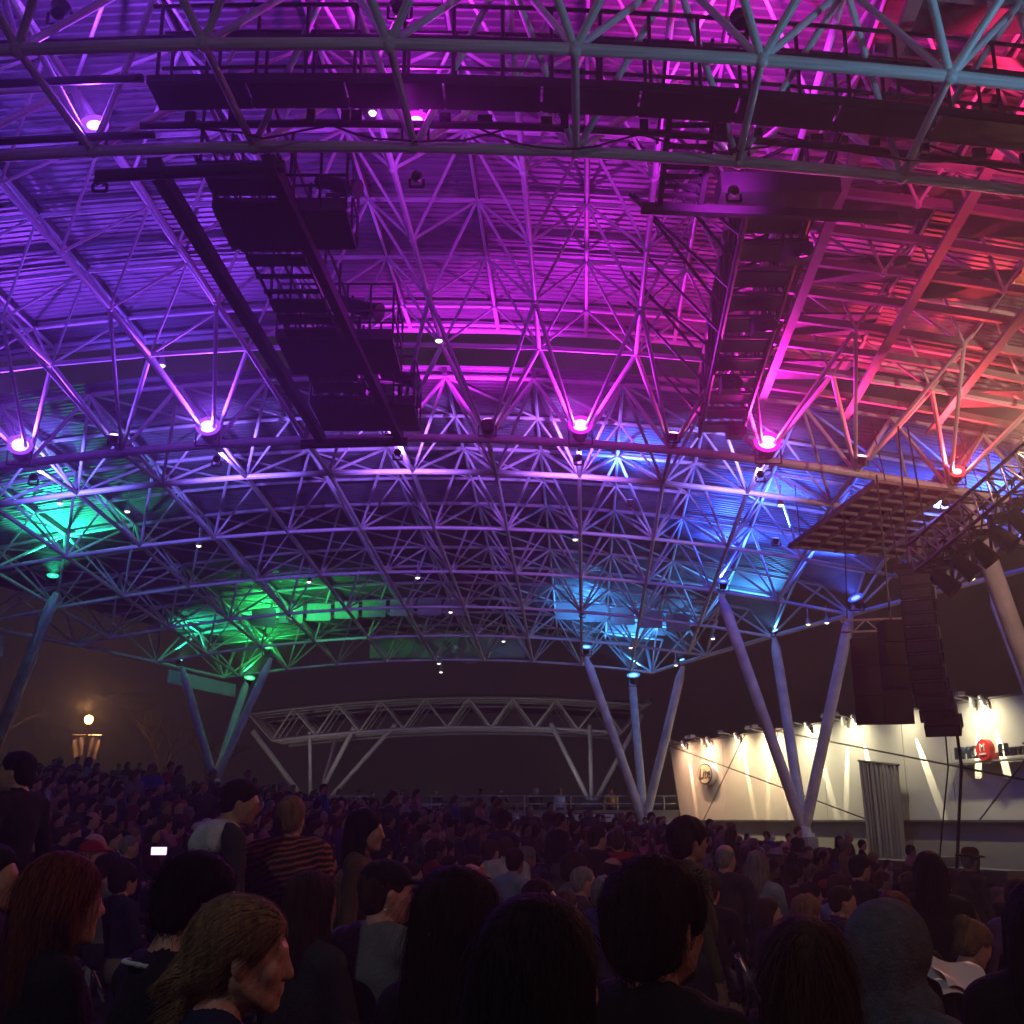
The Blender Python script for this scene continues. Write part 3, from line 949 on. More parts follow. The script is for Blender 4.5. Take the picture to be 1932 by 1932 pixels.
# streak lights: narrow lamps on short arms at the parapet, each grazing the wall
WARM, CREAM, YEL = (1.0, 0.58, 0.34), (1.0, 0.74, 0.40), (1.0, 0.90, 0.55)
def streak(x, lean, col, watts, label, flood=70, z=4.6, out=0.17, cone=11.5):
    p = on_wall(x, out, z)
    aim = on_wall(x + lean * 0.36, 0.0, z - 1.16) - p
    t = thing('wall_spotlight', label, 'spotlight', p, 'spotlights along the lit wall')
    d = aim.normalized()
    rot = d.to_track_quat('Z', 'Y').to_matrix()
    b = MB(); b.lathe([(0.05, -0.34), (0.085, -0.3), (0.085, 0.0), (0.075, 0.0)], n=12, rot=rot); b.build('barrel', M['aluminium'], t, True)
    b = MB(); b.bar(d * -0.2, WN * -(out - 0.0) + Vector((0, 0, 0.12)), 0.035); b.build('arm', M['aluminium'], t)
    b = MB(); b.lathe([(0.07, -0.01), (0.001, 0.01)], n=12, rot=rot); b.build('lens', lens_mat(col, 30.0), t)
    ld = bpy.data.lights.new('wall_spot', 'SPOT'); ld.energy = watts * 3.6; ld.color = col; ld.spot_size = R(cone); ld.spot_blend = 0.2; ld.shadow_soft_size = 0.005
    lo = bpy.data.objects.new('wall_spot', ld); COL.objects.link(lo); lo.parent = t; lo.location = d * 0.03
    lo.rotation_euler = d.to_track_quat('-Z', 'Y').to_euler()
    # a soft flood head on a longer arm washes the panels
    q = WN * 0.75 + Vector((0, 0, 0.32))
    b = MB(); b.bar(Vector((0, 0, 0.15)), q, 0.03); b.box(q, (0.2, 0.2, 0.12)); b.build('flood_head', M['aluminium'], t)
    ld = bpy.data.lights.new('wall_flood', 'SPOT'); ld.energy = flood; ld.color = col; ld.spot_size = R(150); ld.spot_blend = 1.0; ld.shadow_soft_size = 0.05
    lo = bpy.data.objects.new('wall_flood', ld); COL.objects.link(lo); lo.parent = t; lo.location = q - Vector((0, 0, 0.08))
    lo.rotation_euler = (WN * -0.75 + Vector((0, 0, -1.4))).to_track_quat('-Z', 'Y').to_euler()
for (x, lean, col, w, lab) in [
        (1.0, 0.75, WARM, 620, 'first wall spotlight at the far end of the lit wall'),
        (2.9, -0.6, WARM, 520, 'wall spotlight leaning over the oval sign'), (3.5, 0.7, WARM, 620, 'wall spotlight just past the oval sign'),
        (6.1, 0.9, CREAM, 620, 'wall spotlight before the slanting joints cross'), (8.4, -0.5, CREAM, 560, 'wall spotlight beside the thick raking column'),
        (9.0, 0.6, CREAM, 700, 'wall spotlight behind the thin raking column'), (11.6, 1.3, YEL, 640, 'wall spotlight past the double column'),
        (13.9, -0.6, YEL, 560, 'wall spotlight left of the curtain'), (14.6, 0.8, YEL, 640, 'wall spotlight over the curtain'), (17.3, 1.4, YEL, 640, 'wall spotlight behind the hanging loudspeakers'),
        (20.6, -0.45, YEL, 800, 'bright wall spotlight above the letters, left of the pair'), (21.1, 0.75, YEL, 900, 'bright wall spotlight above the letters, right of the pair'), (24.5, 0.5, YEL, 600, 'wall spotlight off the right of the picture')]:
    streak(x, lean, col, w, lab, 520 if 4 < x < 12 else (350 if x < 4 else 190))

# oval sign
sgn = thing('oval_sign', 'round dark-rimmed sign with italic lettering on the lit wall', 'sign', on_wall(3.15, 0.03, 3.38))
sgn.rotation_euler = WROT.to_euler()
def disc(name, rx, rz, y0, y1, m, parent, c=(0, 0)):
    b = MB()
    n = 36
    b.add([(c[0] + rx * math.cos(2 * math.pi * k / n), y, c[1] + rz * math.sin(2 * math.pi * k / n)) for y in (y0, y1) for k in range(n)],
          [tuple(range(n)), tuple(reversed(range(n, 2 * n)))] + [(k, n + k, n + (k + 1) % n, (k + 1) % n) for k in range(n)])
    return b.build(name, m, parent)
disc('sign_case', 0.72, 0.46, -0.22, 0.0, M['white_sign'], sgn)
disc('rim', 0.70, 0.44, -0.235, -0.222, M['dark_sign'], sgn)
disc('sign_face', 0.63, 0.38, -0.25, -0.237, M['cream'], sgn)
me = text_mesh('Lite', 0.62, 0.012, 'lettering', M['dark_sign'], 0.25)
o = link('lettering', me, sgn, (0, -0.262, 0.0)); o.rotation_euler = (R(90), 0, 0); o.scale = (1.15, 1, 1)

# letters with the red roundel
let = thing('wall_letters', 'dark raised letters with a red roundel on a ledge of the lit wall', 'sign', on_wall(21.0, 0.05, 3.38))
let.rotation_euler = WROT.to_euler()
b = MB(); b.box((1.0, -0.14, -0.30), (5.0, 0.3, 0.05)); b.build('ledge', M['aluminium'], let)
me = text_mesh('BMO', 0.50, 0.06, 'lettering', M['navy_sign'])
o = link('lettering', me, let, (-0.72, -0.2, -0.05)); o.rotation_euler = (R(90), 0, 0)
me = text_mesh('Harris', 0.50, 0.06, 'lettering', M['navy_sign'])
o = link('lettering', me, let, (1.25, -0.2, -0.05)); o.rotation_euler = (R(90), 0, 0)
disc('roundel', 0.29, 0.29, -0.34, -0.16, M['red'], let, (0.12, 0.0))
me = text_mesh('M', 0.30, 0.01, 'roundel_letter', M['white_sign'])
o = link('roundel_letter', me, let, (0.12, -0.352, 0.06)); o.rotation_euler = (R(90), 0, 0)
b = MB(); b.box((0.12, -0.352, -0.11), (0.28, 0.02, 0.05)); b.build('roundel_bar', M['white_sign'], let)

# pleated curtain panel in front of the wall
ct = thing('stage_curtain', 'tall grey pleated curtain hanging before the lit wall', 'curtain', on_wall(16.0, 0.35, 0.0))
ct.rotation_euler = WROT.to_euler()
b = MB()
n = 90
vs_ = []
for j in range(9):
    t = j / 8
    for k in range(n + 1):
        s = k / n
        xl, xr = -1.05 + 0.2 * t, 1.05 + 0.02 * t
        ztop = 3.35 - 0.22 * s
        z = ztop + (0.2 - ztop) * t
        x = xl + (xr - xl) * s
        y = -0.05 * math.sin(s * 62 + 0.7 * math.sin(s * 9)) - 0.02 * math.sin(s * 21 + t * 2)
        vs_.append((x, y, z))
b.add(vs_, [(j * (n + 1) + k, j * (n + 1) + k + 1, (j + 1) * (n + 1) + k + 1, (j + 1) * (n + 1) + k) for j in range(8) for k in range(n)])
b.build('cloth', M['curtain'], ct, True)
b = MB(); b.tube((-1.1, 0, 3.38), (1.1, 0, 3.14), 0.04, 8); b.build('curtain_rail', M['black'], ct)

# ------------------------------------------------------------------ low wall, railing, boards at the far side
pr = thing('promenade', 'grey concrete promenade wall with a metal railing behind the crowd', 'wall', (0, 48, 0))
b = MB()
b.box((-6.0, -0.3, 0.85), (25.4, 0.3, 1.9)); b.build('retaining_wall', M['concrete'], pr)
b = MB(); b.box((-6.0, 3.0, 0.75), (25.4, 6.2, 0.4)); b.build('walkway_slab', M['concrete'], pr)
b = MB(); b.box((-6.0, -0.34, 1.83), (25.5, 0.2, 0.1)); b.build('coping', M['concrete'], pr)
for k in range(14):
    x = -18.3 + k * 1.88
    b = MB(); b.tube((x, -0.3, 1.88), (x, -0.3, 2.42), 0.03, 8); b.build('rail_post', M['aluminium'], pr)
for zz in (2.12, 2.42):
    b = MB(); b.tube((-18.3, -0.3, zz), (6.6, -0.3, zz), 0.03, 8); b.build('rail', M['aluminium'], pr)
for k, (x, w) in enumerate(((-4.2, 3.0), (-7.6, 3.0), (-0.9, 2.6), (-11, 2.8))):
    bl = thing('bleacher', 'aluminium bleacher bench block %s' % ('left of the menu board', 'second left of the menu board', 'nearest the menu board', 'farthest left of the menu board')[(1, 2, 0, 3)[k]] if False else
               'pale aluminium bleacher benches %s' % ('below the middle of the bandstand arch', 'below the left part of the bandstand arch', 'just left of the menu board', 'below the bandstand legs')[k], 'bleacher', (x, 46.2, ground_z(x, 46)), 'aluminium bleachers')
    for j in range(4):
        b = MB(); b.box((0, 0.35 * j, 0.55 + 0.24 * j), (w, 0.26, 0.05)); b.build('bench_plank', M['aluminium'], bl)
    for sx in (-1, 1):
        b = MB()
        b.bar((sx * w * 0.45, -0.05, 0), (sx * w * 0.45, 1.1, 1.25), 0.06); b.bar((sx * w * 0.45, 1.1, 0), (sx * w * 0.45, 1.1, 1.25), 0.06)
        b.build('support', M['aluminium'], bl)
# menu board and banner
mb = thing('menu_board', 'long white menu board with dark frame on the low concrete wall', 'sign', (3.1, 47.2, 1.48))
b = MB(); b.box((0, 0.05, 0), (2.2, 0.08, 0.56)); b.build('board_frame', M['dark_sign'], mb)
b = MB(); b.box((0, 0.0, 0.02), (1.95, 0.03, 0.42)); b.build('board_face', M['white_sign'], mb)
for r_ in range(2):
    for k in range(4):
        b = MB(); b.box((-0.72 + 0.48 * k, -0.022, 0.12 - 0.2 * r_), (0.16 if r_ else 0.24, 0.01, 0.05)); b.build('print_block', M['dark_sign'], mb)
bn = thing('dark_banner', 'dark banner with white italic lettering beside the menu board', 'banner', (4.62, 47.2, 1.48))
b = MB(); b.box((0, 0.05, 0), (0.78, 0.05, 0.56)); b.build('cloth', M['dark_sign'], bn)
me = text_mesh('Lite', 0.36, 0.008, 'lettering', M['white_sign'], 0.25)
o = link('lettering', me, bn, (0, 0.012, 0.0)); o.rotation_euler = (R(90), 0, 0)
ls = thing('lit_sign', 'small glowing white sign at the end of the low wall', 'sign', (6.75, 46.6, 1.35))
b = MB(); b.box((0, 0.06, 0), (0.36, 0.1, 0.62)); b.build('sign_case', M['black'], ls)
b = MB(); b.box((0, 0.0, 0.1), (0.30, 0.02, 0.30)); b.build('lit_face', lens_mat((0.95, 1.0, 0.92), 2.2), ls)
b = MB(); b.box((-0.08, 0.0, -0.19), (0.12, 0.02, 0.12)); b.build('lit_face', lens_mat((0.95, 1.0, 0.92), 1.6), ls)
for k in (-1, 0, 1):
    b = MB(); b.box((k * 0.09, -0.014, 0.13), (0.025, 0.01, 0.12)); b.build('mark', M['dark_sign'], ls)

# ------------------------------------------------------------------ the second, smaller pavilion behind
bs = thing('far_bandstand', 'arched white truss bandstand roof on raking legs beyond the crowd', 'bandstand', (-3.3, 62, 2.0))
def Bz(x): return 5.85 - 0.0056 * (x - 1.8) ** 2
nb = 9
for row, (yy, kk) in enumerate(((0, 0), (1.3, 1), (2.6, 2), (5, 3))):
    xs2 = np.linspace(-10.8, 10.4, nb * 2 + 1)
    tops = [Vector((x, yy, Bz(x))) for x in xs2[::2]]
    bots = [Vector((x, yy + 0.6, Bz(x) - 1.5)) for x in xs2[1::2]]
    for p, q in zip(tops, tops[1:]):
        tube_obj('top_chord', p, q, 0.065, 'steel_far', bs)
    for p, q in zip(bots, bots[1:]):
        tube_obj('bottom_chord', p, q, 0.075, 'steel_far', bs)
    for k, p in enumerate(bots):
        tube_obj('strut', p, tops[k], 0.055 if row == 0 else 0.035, 'steel_far', bs)
        tube_obj('strut', p, tops[k + 1], 0.055 if row == 0 else 0.035, 'steel_far', bs)
for k, x in enumerate(np.linspace(-10.8, 10.4, nb + 1)):
    tube_obj('purlin', (x, 0, Bz(x)), (x, 10, Bz(x)), 0.05, 'steel_far', bs)
for k in range(12):
    xa, xb = -11 + k * 1.8, -11 + (k + 1) * 1.8
    b = MB(); b.box(((xa + xb) / 2, 5, (Bz(xa) + Bz(xb)) / 2 + 0.12), (1.78, 10.6, 0.05), Matrix.Rotation(-math.atan2(Bz(xb) - Bz(xa), xb - xa), 3, 'Y')); b.build('deck_panel', M['rafter'], bs)
for p, q, r in (((-10.6, 0.3, Bz(-10.6) - 0.9), (-8.0, 2.5, 0.5), 0.15), ((-7.6, 0.6, Bz(-7.6) - 1.25), (-7.7, 2.5, 0.4), 0.1), ((-6.8, 5, Bz(-6.8) - 1.25), (-7.4, 3, 0.4), 0.1), ((-5.2, 0.6, Bz(-5.2) - 1.25), (-7.5, 2.8, 0.4), 0.13), ((-3.0, 0.6, Bz(-3) - 1.25), (-6.9, 2.6, 0.4), 0.12),
                ((5.4, 0.6, Bz(5.4) - 1.25), (7.45, 0.2, 0.3), 0.13), ((7.5, 0.6, Bz(7.5) - 1.25), (7.5, 0.2, 0.3), 0.12), ((10.3, 0.2, Bz(10.3) - 0.5), (7.6, 0.2, 0.3), 0.14)):
    tube_obj('raking_leg', p, q, r, 'steel_far', bs)
b = MB(); b.lathe([(0.45, -1.9), (0.45, 0.3), (0.3, 0.5)], (7.5, 0.2, 0), 12); b.build('pedestal', M['concrete'], bs)
b = MB(); b.lathe([(0.45, -1.9), (0.45, 0.4), (0.3, 0.6)], (-7.5, 2.6, 0), 12); b.build('pedestal', M['concrete'], bs)
b = MB(); b.tube((10.3, 0.2, Bz(10.3) - 0.1), (10.75, -0.2, Bz(10.3) + 0.25), 0.16, 10); b.build('gutter_outlet', M['steel_far'], bs)
ld = bpy.data.lights.new('bandstand_light', 'SPOT'); ld.energy = 420; ld.color = (1.0, 0.9, 0.8); ld.spot_size = R(140); ld.spot_blend = 0.9; ld.shadow_soft_size = 0.2
for k, (x, y, e) in enumerate(((6.3, -2.5, 130), (-7.0, -2.0, 115), (0, -2.5, 75))):
    fl = thing('ground_floodlight', 'ground floodlight at the foot of the far bandstand, %s' % ('right legs', 'left legs', 'middle')[k], 'floodlight', (-3.3 + x, 62 + y, 2.1), 'bandstand floodlights')
    b = MB(); b.box((0, 0, 0.15), (0.4, 0.25, 0.3)); b.build('housing', M['black'], fl)
    l2 = ld.copy(); l2.energy = e
    lo = bpy.data.objects.new('bandstand_light', l2); COL.objects.link(lo); lo.parent = fl; lo.location = (0, 0, 0.45)
    lo.rotation_euler = Vector((0, 0.5, 0.85)).to_track_quat('-Z', 'Y').to_euler()
# grassy rise under the bandstand
b = MB()
vs_ = []
for y in (53, 58, 62, 75, 110):
    for x in (-120, -60, -30, -15, 0, 10, 16, 40):
        vs_.append((x, y, max(ground_z(x, y) + 0.02, (1.0 if y < 55 else 2.1) - (0 if x < 12 else 1.8))))
b.add(vs_, [(j * 8 + i, j * 8 + i + 1, (j + 1) * 8 + i + 1, (j + 1) * 8 + i) for j in range(4) for i in range(7)])
structure(b.build('hill', mat('dark_lawn', (0.035, 0.05, 0.02), 0.95, noise=0.4, scale=1.5)))

# ------------------------------------------------------------------ sodium street lamp with banners
sl = thing('street_lamp', 'sodium street lamp with two hanging banners beyond the crowd', 'street lamp', (-21.9, 60, ground_z(-21.9, 60)))
gz = ground_z(-21.9, 60)
b = MB(); b.lathe([(0.16, 0), (0.16, 0.4), (0.08, 0.6), (0.06, 6.3 - gz)], n=10); b.build('pole', M['black'], sl, True)
b = MB(); b.lathe([(0.08, 6.28 - gz), (0.16, 6.34 - gz), (0.23, 6.5 - gz), (0.19, 6.66 - gz), (0.08, 6.72 - gz), (0.02, 6.75 - gz)], n=16); b.build('globe', lens_mat((1.0, 0.46, 0.13), 14.0), sl, True)
ld = bpy.data.lights.new('sodium_light', 'POINT'); ld.energy = 520; ld.color = (1.0, 0.46, 0.17); ld.shadow_soft_size = 0.3
lo = bpy.data.objects.new('sodium_light', ld); COL.objects.link(lo); lo.parent = sl; lo.location = (0, -0.35, 7.1 - gz)
M['ban'] = mat('pale_patterned_banner', (0.40, 0.32, 0.34), 0.8, noise=0.6, scale=2.2)
for sx in (-1, 1):
    b = MB(); b.tube((0.06 * sx, 0, 5.72 - gz), (0.75 * sx, 0, 5.72 - gz), 0.03, 6); b.build('banner_arm', M['aluminium'], sl)
    b = MB()
    n = 8
    b.add([(sx * (0.14 + 0.56 * k / n), 0.05 * math.sin(k * 1.3 + j), 5.7 - gz - 1.02 * j / 4 - 0.03 * k) for j in range(5) for k in range(n + 1)],
          [(j * (n + 1) + k, j * (n + 1) + k + 1, (j + 1) * (n + 1) + k + 1, (j + 1) * (n + 1) + k) for j in range(4) for k in range(n)])
    b.build('banner', M['ban'], sl, True)

# bare trees
def bare_tree(loc, h, label, seed):
    rr = random.Random(seed)
    t = thing('bare_tree', label, 'tree', loc, 'bare trees by the street lamp')
    tr, br = MB(), MB()
    def grow(p, d, L, r, depth):
        q = p + d * L
        (tr if depth == 0 else br).tube(p, q, r, 6, r * 0.7, caps=False)
        if depth >= 6:
            return
        for k in range(2 if depth else 4):
            nd = (d + Vector((rr.uniform(-0.8, 0.8), rr.uniform(-0.8, 0.8), rr.uniform(-0.2, 0.5)))).normalized()
            grow(q, nd, L * rr.uniform(0.62, 0.85), r * 0.62, depth + 1)
    grow(Vector((0, 0, 0)), Vector((0, 0, 1)), h * 0.28, 0.09, 0)
    tr.build('trunk', M['wood_bark'], t, True)
    br.build('crown', M['wood_bark'], t, True)
bare_tree((-18.5, 62, ground_z(-18.5, 60)), 5.2, 'bare thin tree between the street lamp and the pale columns', 3)
bare_tree((-25.5, 58, ground_z(-25.5, 58)), 5.4, 'bare thin tree left of the street lamp', 5)
bare_tree((-15.6, 60, ground_z(-15.6, 60)), 4.2, 'bare dark tree just left of the pale columns', 9)

# ------------------------------------------------------------------ stage gear hanging at the right
la = thing('line_array', 'long curved black column of hanging loudspeakers', 'loudspeaker', (7.6, 21, 2.7))
def box_at(k):      # J curve
    t = k / 11
    z = 2.98 - 0.245 * k + 0.1
    y = -0.15 - 0.95 * t ** 3
    x = -0.08 - 0.12 * t ** 2
    return Vector((x, y, z)), 4 + 38 * t ** 2
for k in range(12):
    c, ang = box_at(k)
    rot = Matrix.Rotation(R(-28), 3, 'Z') @ Matrix.Rotation(R(ang * 0.8), 3, 'X')
    b = MB()
    w, d, h = 0.58, 0.46, 0.225
    vs_ = [(-w / 2, -d / 2, -h / 2), (w / 2, -d / 2, -h / 2), (w / 2, d / 2, -h * 0.3), (-w / 2, d / 2, -h * 0.3), (-w / 2, -d / 2, h / 2), (w / 2, -d / 2, h / 2), (w / 2, d / 2, h * 0.3), (-w / 2, d / 2, h * 0.3)]
    b.add([rot @ Vector(v) + c for v in vs_], [(0, 3, 2, 1), (4, 5, 6, 7), (0, 1, 5, 4), (1, 2, 6, 5), (2, 3, 7, 6), (3, 0, 4, 7)])
    cb = b.build('speaker_cabinet', M['black'], la)
    for sx in (-1, 1):
        b = MB(); b.box(rot @ Vector((sx * 0.296, 0.08, 0)) + c, (0.014, 0.1, 0.2), rot)
        b.build('rigging_plate', M['aluminium'] if k % 3 == 1 else M['black'], cb)
    b = MB(); b.box(rot @ Vector((0, -0.234, 0)) + c, (0.52, 0.012, 0.17), rot); b.build('grille', M['rafter'], cb)
b = MB(); b.box((0.0, -0.1, 3.32), (0.85, 0.8, 0.1), Matrix.Rotation(R(-28), 3, 'Z')); b.build('bumper_frame', M['black'], la)
for dx in (-0.2, 0.25):
    b = MB(); b.tube((dx, -0.1, 3.3), (dx * 0.4, 0.1, 6.2), 0.018, 6); b.build('chain', M['black'], la)
b = MB(); b.tube((0.02, 0, 3.6), (0.0, 0.02, 3.95), 0.13, 10); b.build('chain_hoist', M['black'], la)
b = MB()
pts = [Vector((0.28, -0.4, 0.3)), Vector((0.34, -0.3, -0.3)), Vector((0.25, -0.1, -1.4)), Vector((0.16, 0, -2.3)), Vector((0.13, 0, -3.1))]
for p, q in zip(pts, pts[1:]):
    b.tube(p, q, 0.028, 6); b.tube(p + Vector((-0.22 + 0.05 * p.z, 0, 0)), q + Vector((-0.22 + 0.05 * q.z, 0, 0)), 0.014, 6)
b.build('cable', M['black'], la)
# flown sub-bass panel with a truss piece over it
sc = thing('hanging_screen', 'flat black screen panel hung from a short truss beside the loudspeakers', 'screen', (7.72, 24, 3.4), rz=R(-12))
for r_ in range(3):
    for k in range(2):
        b = MB(); b.box((-0.29 + 0.58 * k, 0, 0.3 + 0.6 * r_), (0.572, 0.14, 0.592)); b.build('screen_module', M['blackmatte'], sc)
b = MB()
for zz in (1.95, 2.2):
    b.tube((-0.75, 0, zz), (0.85, 0, zz), 0.025, 6)
for k in range(7):
    b.tube((-0.75 + 0.26 * k, 0, 1.95 if k % 2 else 2.2), (-0.49 + 0.26 * k, 0, 2.2 if k % 2 else 1.95), 0.018, 6)
b.build('truss', M['aluminium'], sc)
for x in (-0.6, 0.6):
    b = MB(); b.tube((x, 0, 2.2), (x * 0.8, 0.2, 4.6), 0.015, 6); b.build('chain', M['black'], sc)
# blue subs beside the array
sb = thing('hanging_subwoofer', 'dark blue-black stack of hanging subwoofers left of the loudspeaker column', 'loudspeaker', (7.55, 22.6, 4.2))
for k in range(3):
    b = MB(); b.box((0.0, 0, 0.45 * k), (0.42, 0.5, 0.43)); b.build('speaker_cabinet', M['blackmatte'], sb)
b = MB(); b.tube((0, 0, 1.1), (0, 0.1, 4.2), 0.02, 6); b.build('chain', M['black'], sb)

# hanging baffle grid
bg = thing('baffle_grid', 'tan hanging grid of rectangular acoustic baffles under the roof', 'baffle', (8.55, 25.1, 8.0))
bg.rotation_euler = (R(-12), R(0), R(21))
LX, LY = 3.2, 3.3
for k in range(6):
    x = -LX / 2 + LX * k / 5
    b = MB(); b.box((x, 0, 0), (0.09, LY, 0.1)); b.build('long_rib', M['wood_grid'], bg)
for k in range(10):
    y = -LY / 2 + LY * k / 9
    b = MB(); b.box((0, y, 0.012), (LX, 0.05, 0.07)); b.build('cross_rib', M['wood_grid'], bg)
for i in range(5):
    for k in range(9):
        b = MB(); b.box((-LX / 2 + LX * (i + 0.5) / 5, -LY / 2 + LY * (k + 0.5) / 9, 0.055), (LX / 5 - 0.09, LY / 9 - 0.05, 0.02)); b.build('baffle_board', M['wood_panel'], bg)
for sx in (-1, 1):
    for sy in (-1, 1):
        b = MB(); b.tube((sx * 1.3, sy * 1.6, 0.05), (sx * 1.2, sy * 1.5, 1.6), 0.012, 6); b.build('wire', M['black'], bg)

# stage lighting truss, near, cut by the right edge
st = thing('stage_truss', 'black box truss hung with stage lights crossing the right edge', 'truss', (5.9, 15.8, 5.1))
A0, A1 = Vector((0.0, 0.2, 0.0)), Vector((0.9, -2.9, 0.92))
dv = (A1 - A0)
side = dv.cross(Vector((0, 0, 1))).normalized() * 0.21
upv = side.cross(dv).normalized() * 0.21
crn = [side + upv, side - upv, -side - upv, -side + upv]
for c in crn:
    b = MB(); b.tube(A0 + c, A1 + c, 0.027, 8); b.build('chord', M['black'], st)
for k in range(11):
    p, q = A0 + dv * (k / 11), A0 + dv * ((k + 1) / 11)
    for c in range(4):
        b = MB(); b.tube(p + crn[c], q + crn[(c + 1) % 4], 0.014, 6); b.tube(p + crn[c], p + crn[(c + 1) % 4], 0.014, 6)
        b.build('lattice_bar', M['aluminium'] if c == 0 else M['black'], st)
for k, t in enumerate((0.12, 0.26, 0.38, 0.5, 0.62, 0.74, 0.86)):
    p = A0 + dv * t + Vector((0, 0, -0.25))
    hl = thing('moving_head_light', 'black stage light hanging from the stage truss, %s from its lower end' % ('first', 'second', 'third', 'fourth', 'fifth', 'sixth', 'seventh')[k], 'stage light', Vector((5.9, 15.8, 5.1)) + p, 'lights on the stage truss')
    b = MB(); b.box((0, 0, -0.02), (0.22, 0.22, 0.09)); b.bar((-0.13, 0, -0.03), (-0.13, 0, -0.3), 0.03); b.bar((0.13, 0, -0.03), (0.13, 0, -0.3), 0.03); b.build('yoke', M['black'], hl)
    d = Vector((0.6, -0.4 + 0.2 * (k % 3), -0.7)).normalized()
    b = MB(); b.tube(Vector((0, 0, -0.26)) - d * 0.17, Vector((0, 0, -0.26)) + d * 0.08, 0.09, 12, 0.12); b.tube(Vector((0, 0, -0.26)) + d * 0.08, Vector((0, 0, -0.26)) + d * 0.2, 0.12, 12, 0.13); b.build('head', M['black'], hl, True)
# the strong warm stage lamp just outside the right edge
def stage_lamp(loc, aim, col, w, cone, label, lens=40, size=0.16):
    return spot_lamp(loc, aim, col, w, label, cone, size, lens, 0.6, 'stage lamps off the right edge')
stage_lamp((6.82, 14.0, 6.25), (-0.46, -0.84, -0.22), (1.0, 0.50, 0.30), 230, 84, 'dazzling warm stage lamp at the right edge', 60, 0.2)
stage_lamp((10.2, 14.5, 7.6), (0.05, 0.95, 0.02), (1.0, 0.58, 0.42), 260, 75, 'warm stage lamp outside the right edge aimed at the columns')
stage_lamp((11.0, 0.5, 6.0), (-0.80, 0.30, -0.36), (1.0, 0.40, 0.32), 120, 80, 'reddish stage lamp outside the right edge aimed at the audience')
stage_lamp((9.0, 7.0, 6.0), (-0.62, 0.25, 0.65), (0.2, 0.6, 1.0), 140, 60, 'pale blue stage lamp aimed at the near truss')
stage_lamp((-5.0, -3.0, 8.5), (0.40, 0.80, -0.62), (0.88, 0.92, 1.0), 85, 100, 'dim unseen fill lamp added above and behind the camera')  # added out of view as neutral fill for the front rows
# dark stage boxes at the right below the wall
for k, (x, w, h) in enumerate(((18.5, 2.6, 0.95), (20.3, 0.9, 1.1), (22.4, 2.4, 0.85))):
    p = on_wall(x, 1.6, -0.7)
    eb = thing('equipment_case', 'dark equipment case below the lit wall, %s' % ('nearest the curtain', 'tall middle one', 'farthest right')[k], 'case', p, 'equipment cases by the wall')
    eb.rotation_euler = WROT.to_euler()
    b = MB(); b.box((0, 0, h / 2 + 0.1), (w, 0.8, h)); b.build('case_body', M['black'], eb)
    b = MB()
    for sx in (-1, 1):
        b.box((sx * (w / 2 - 0.02), 0, h / 2 + 0.1), (0.06, 0.82, h + 0.02))
    b.box((0, 0, h + 0.1), (w, 0.82, 0.05)); b.build('edge_trim', M['rafter'], eb)
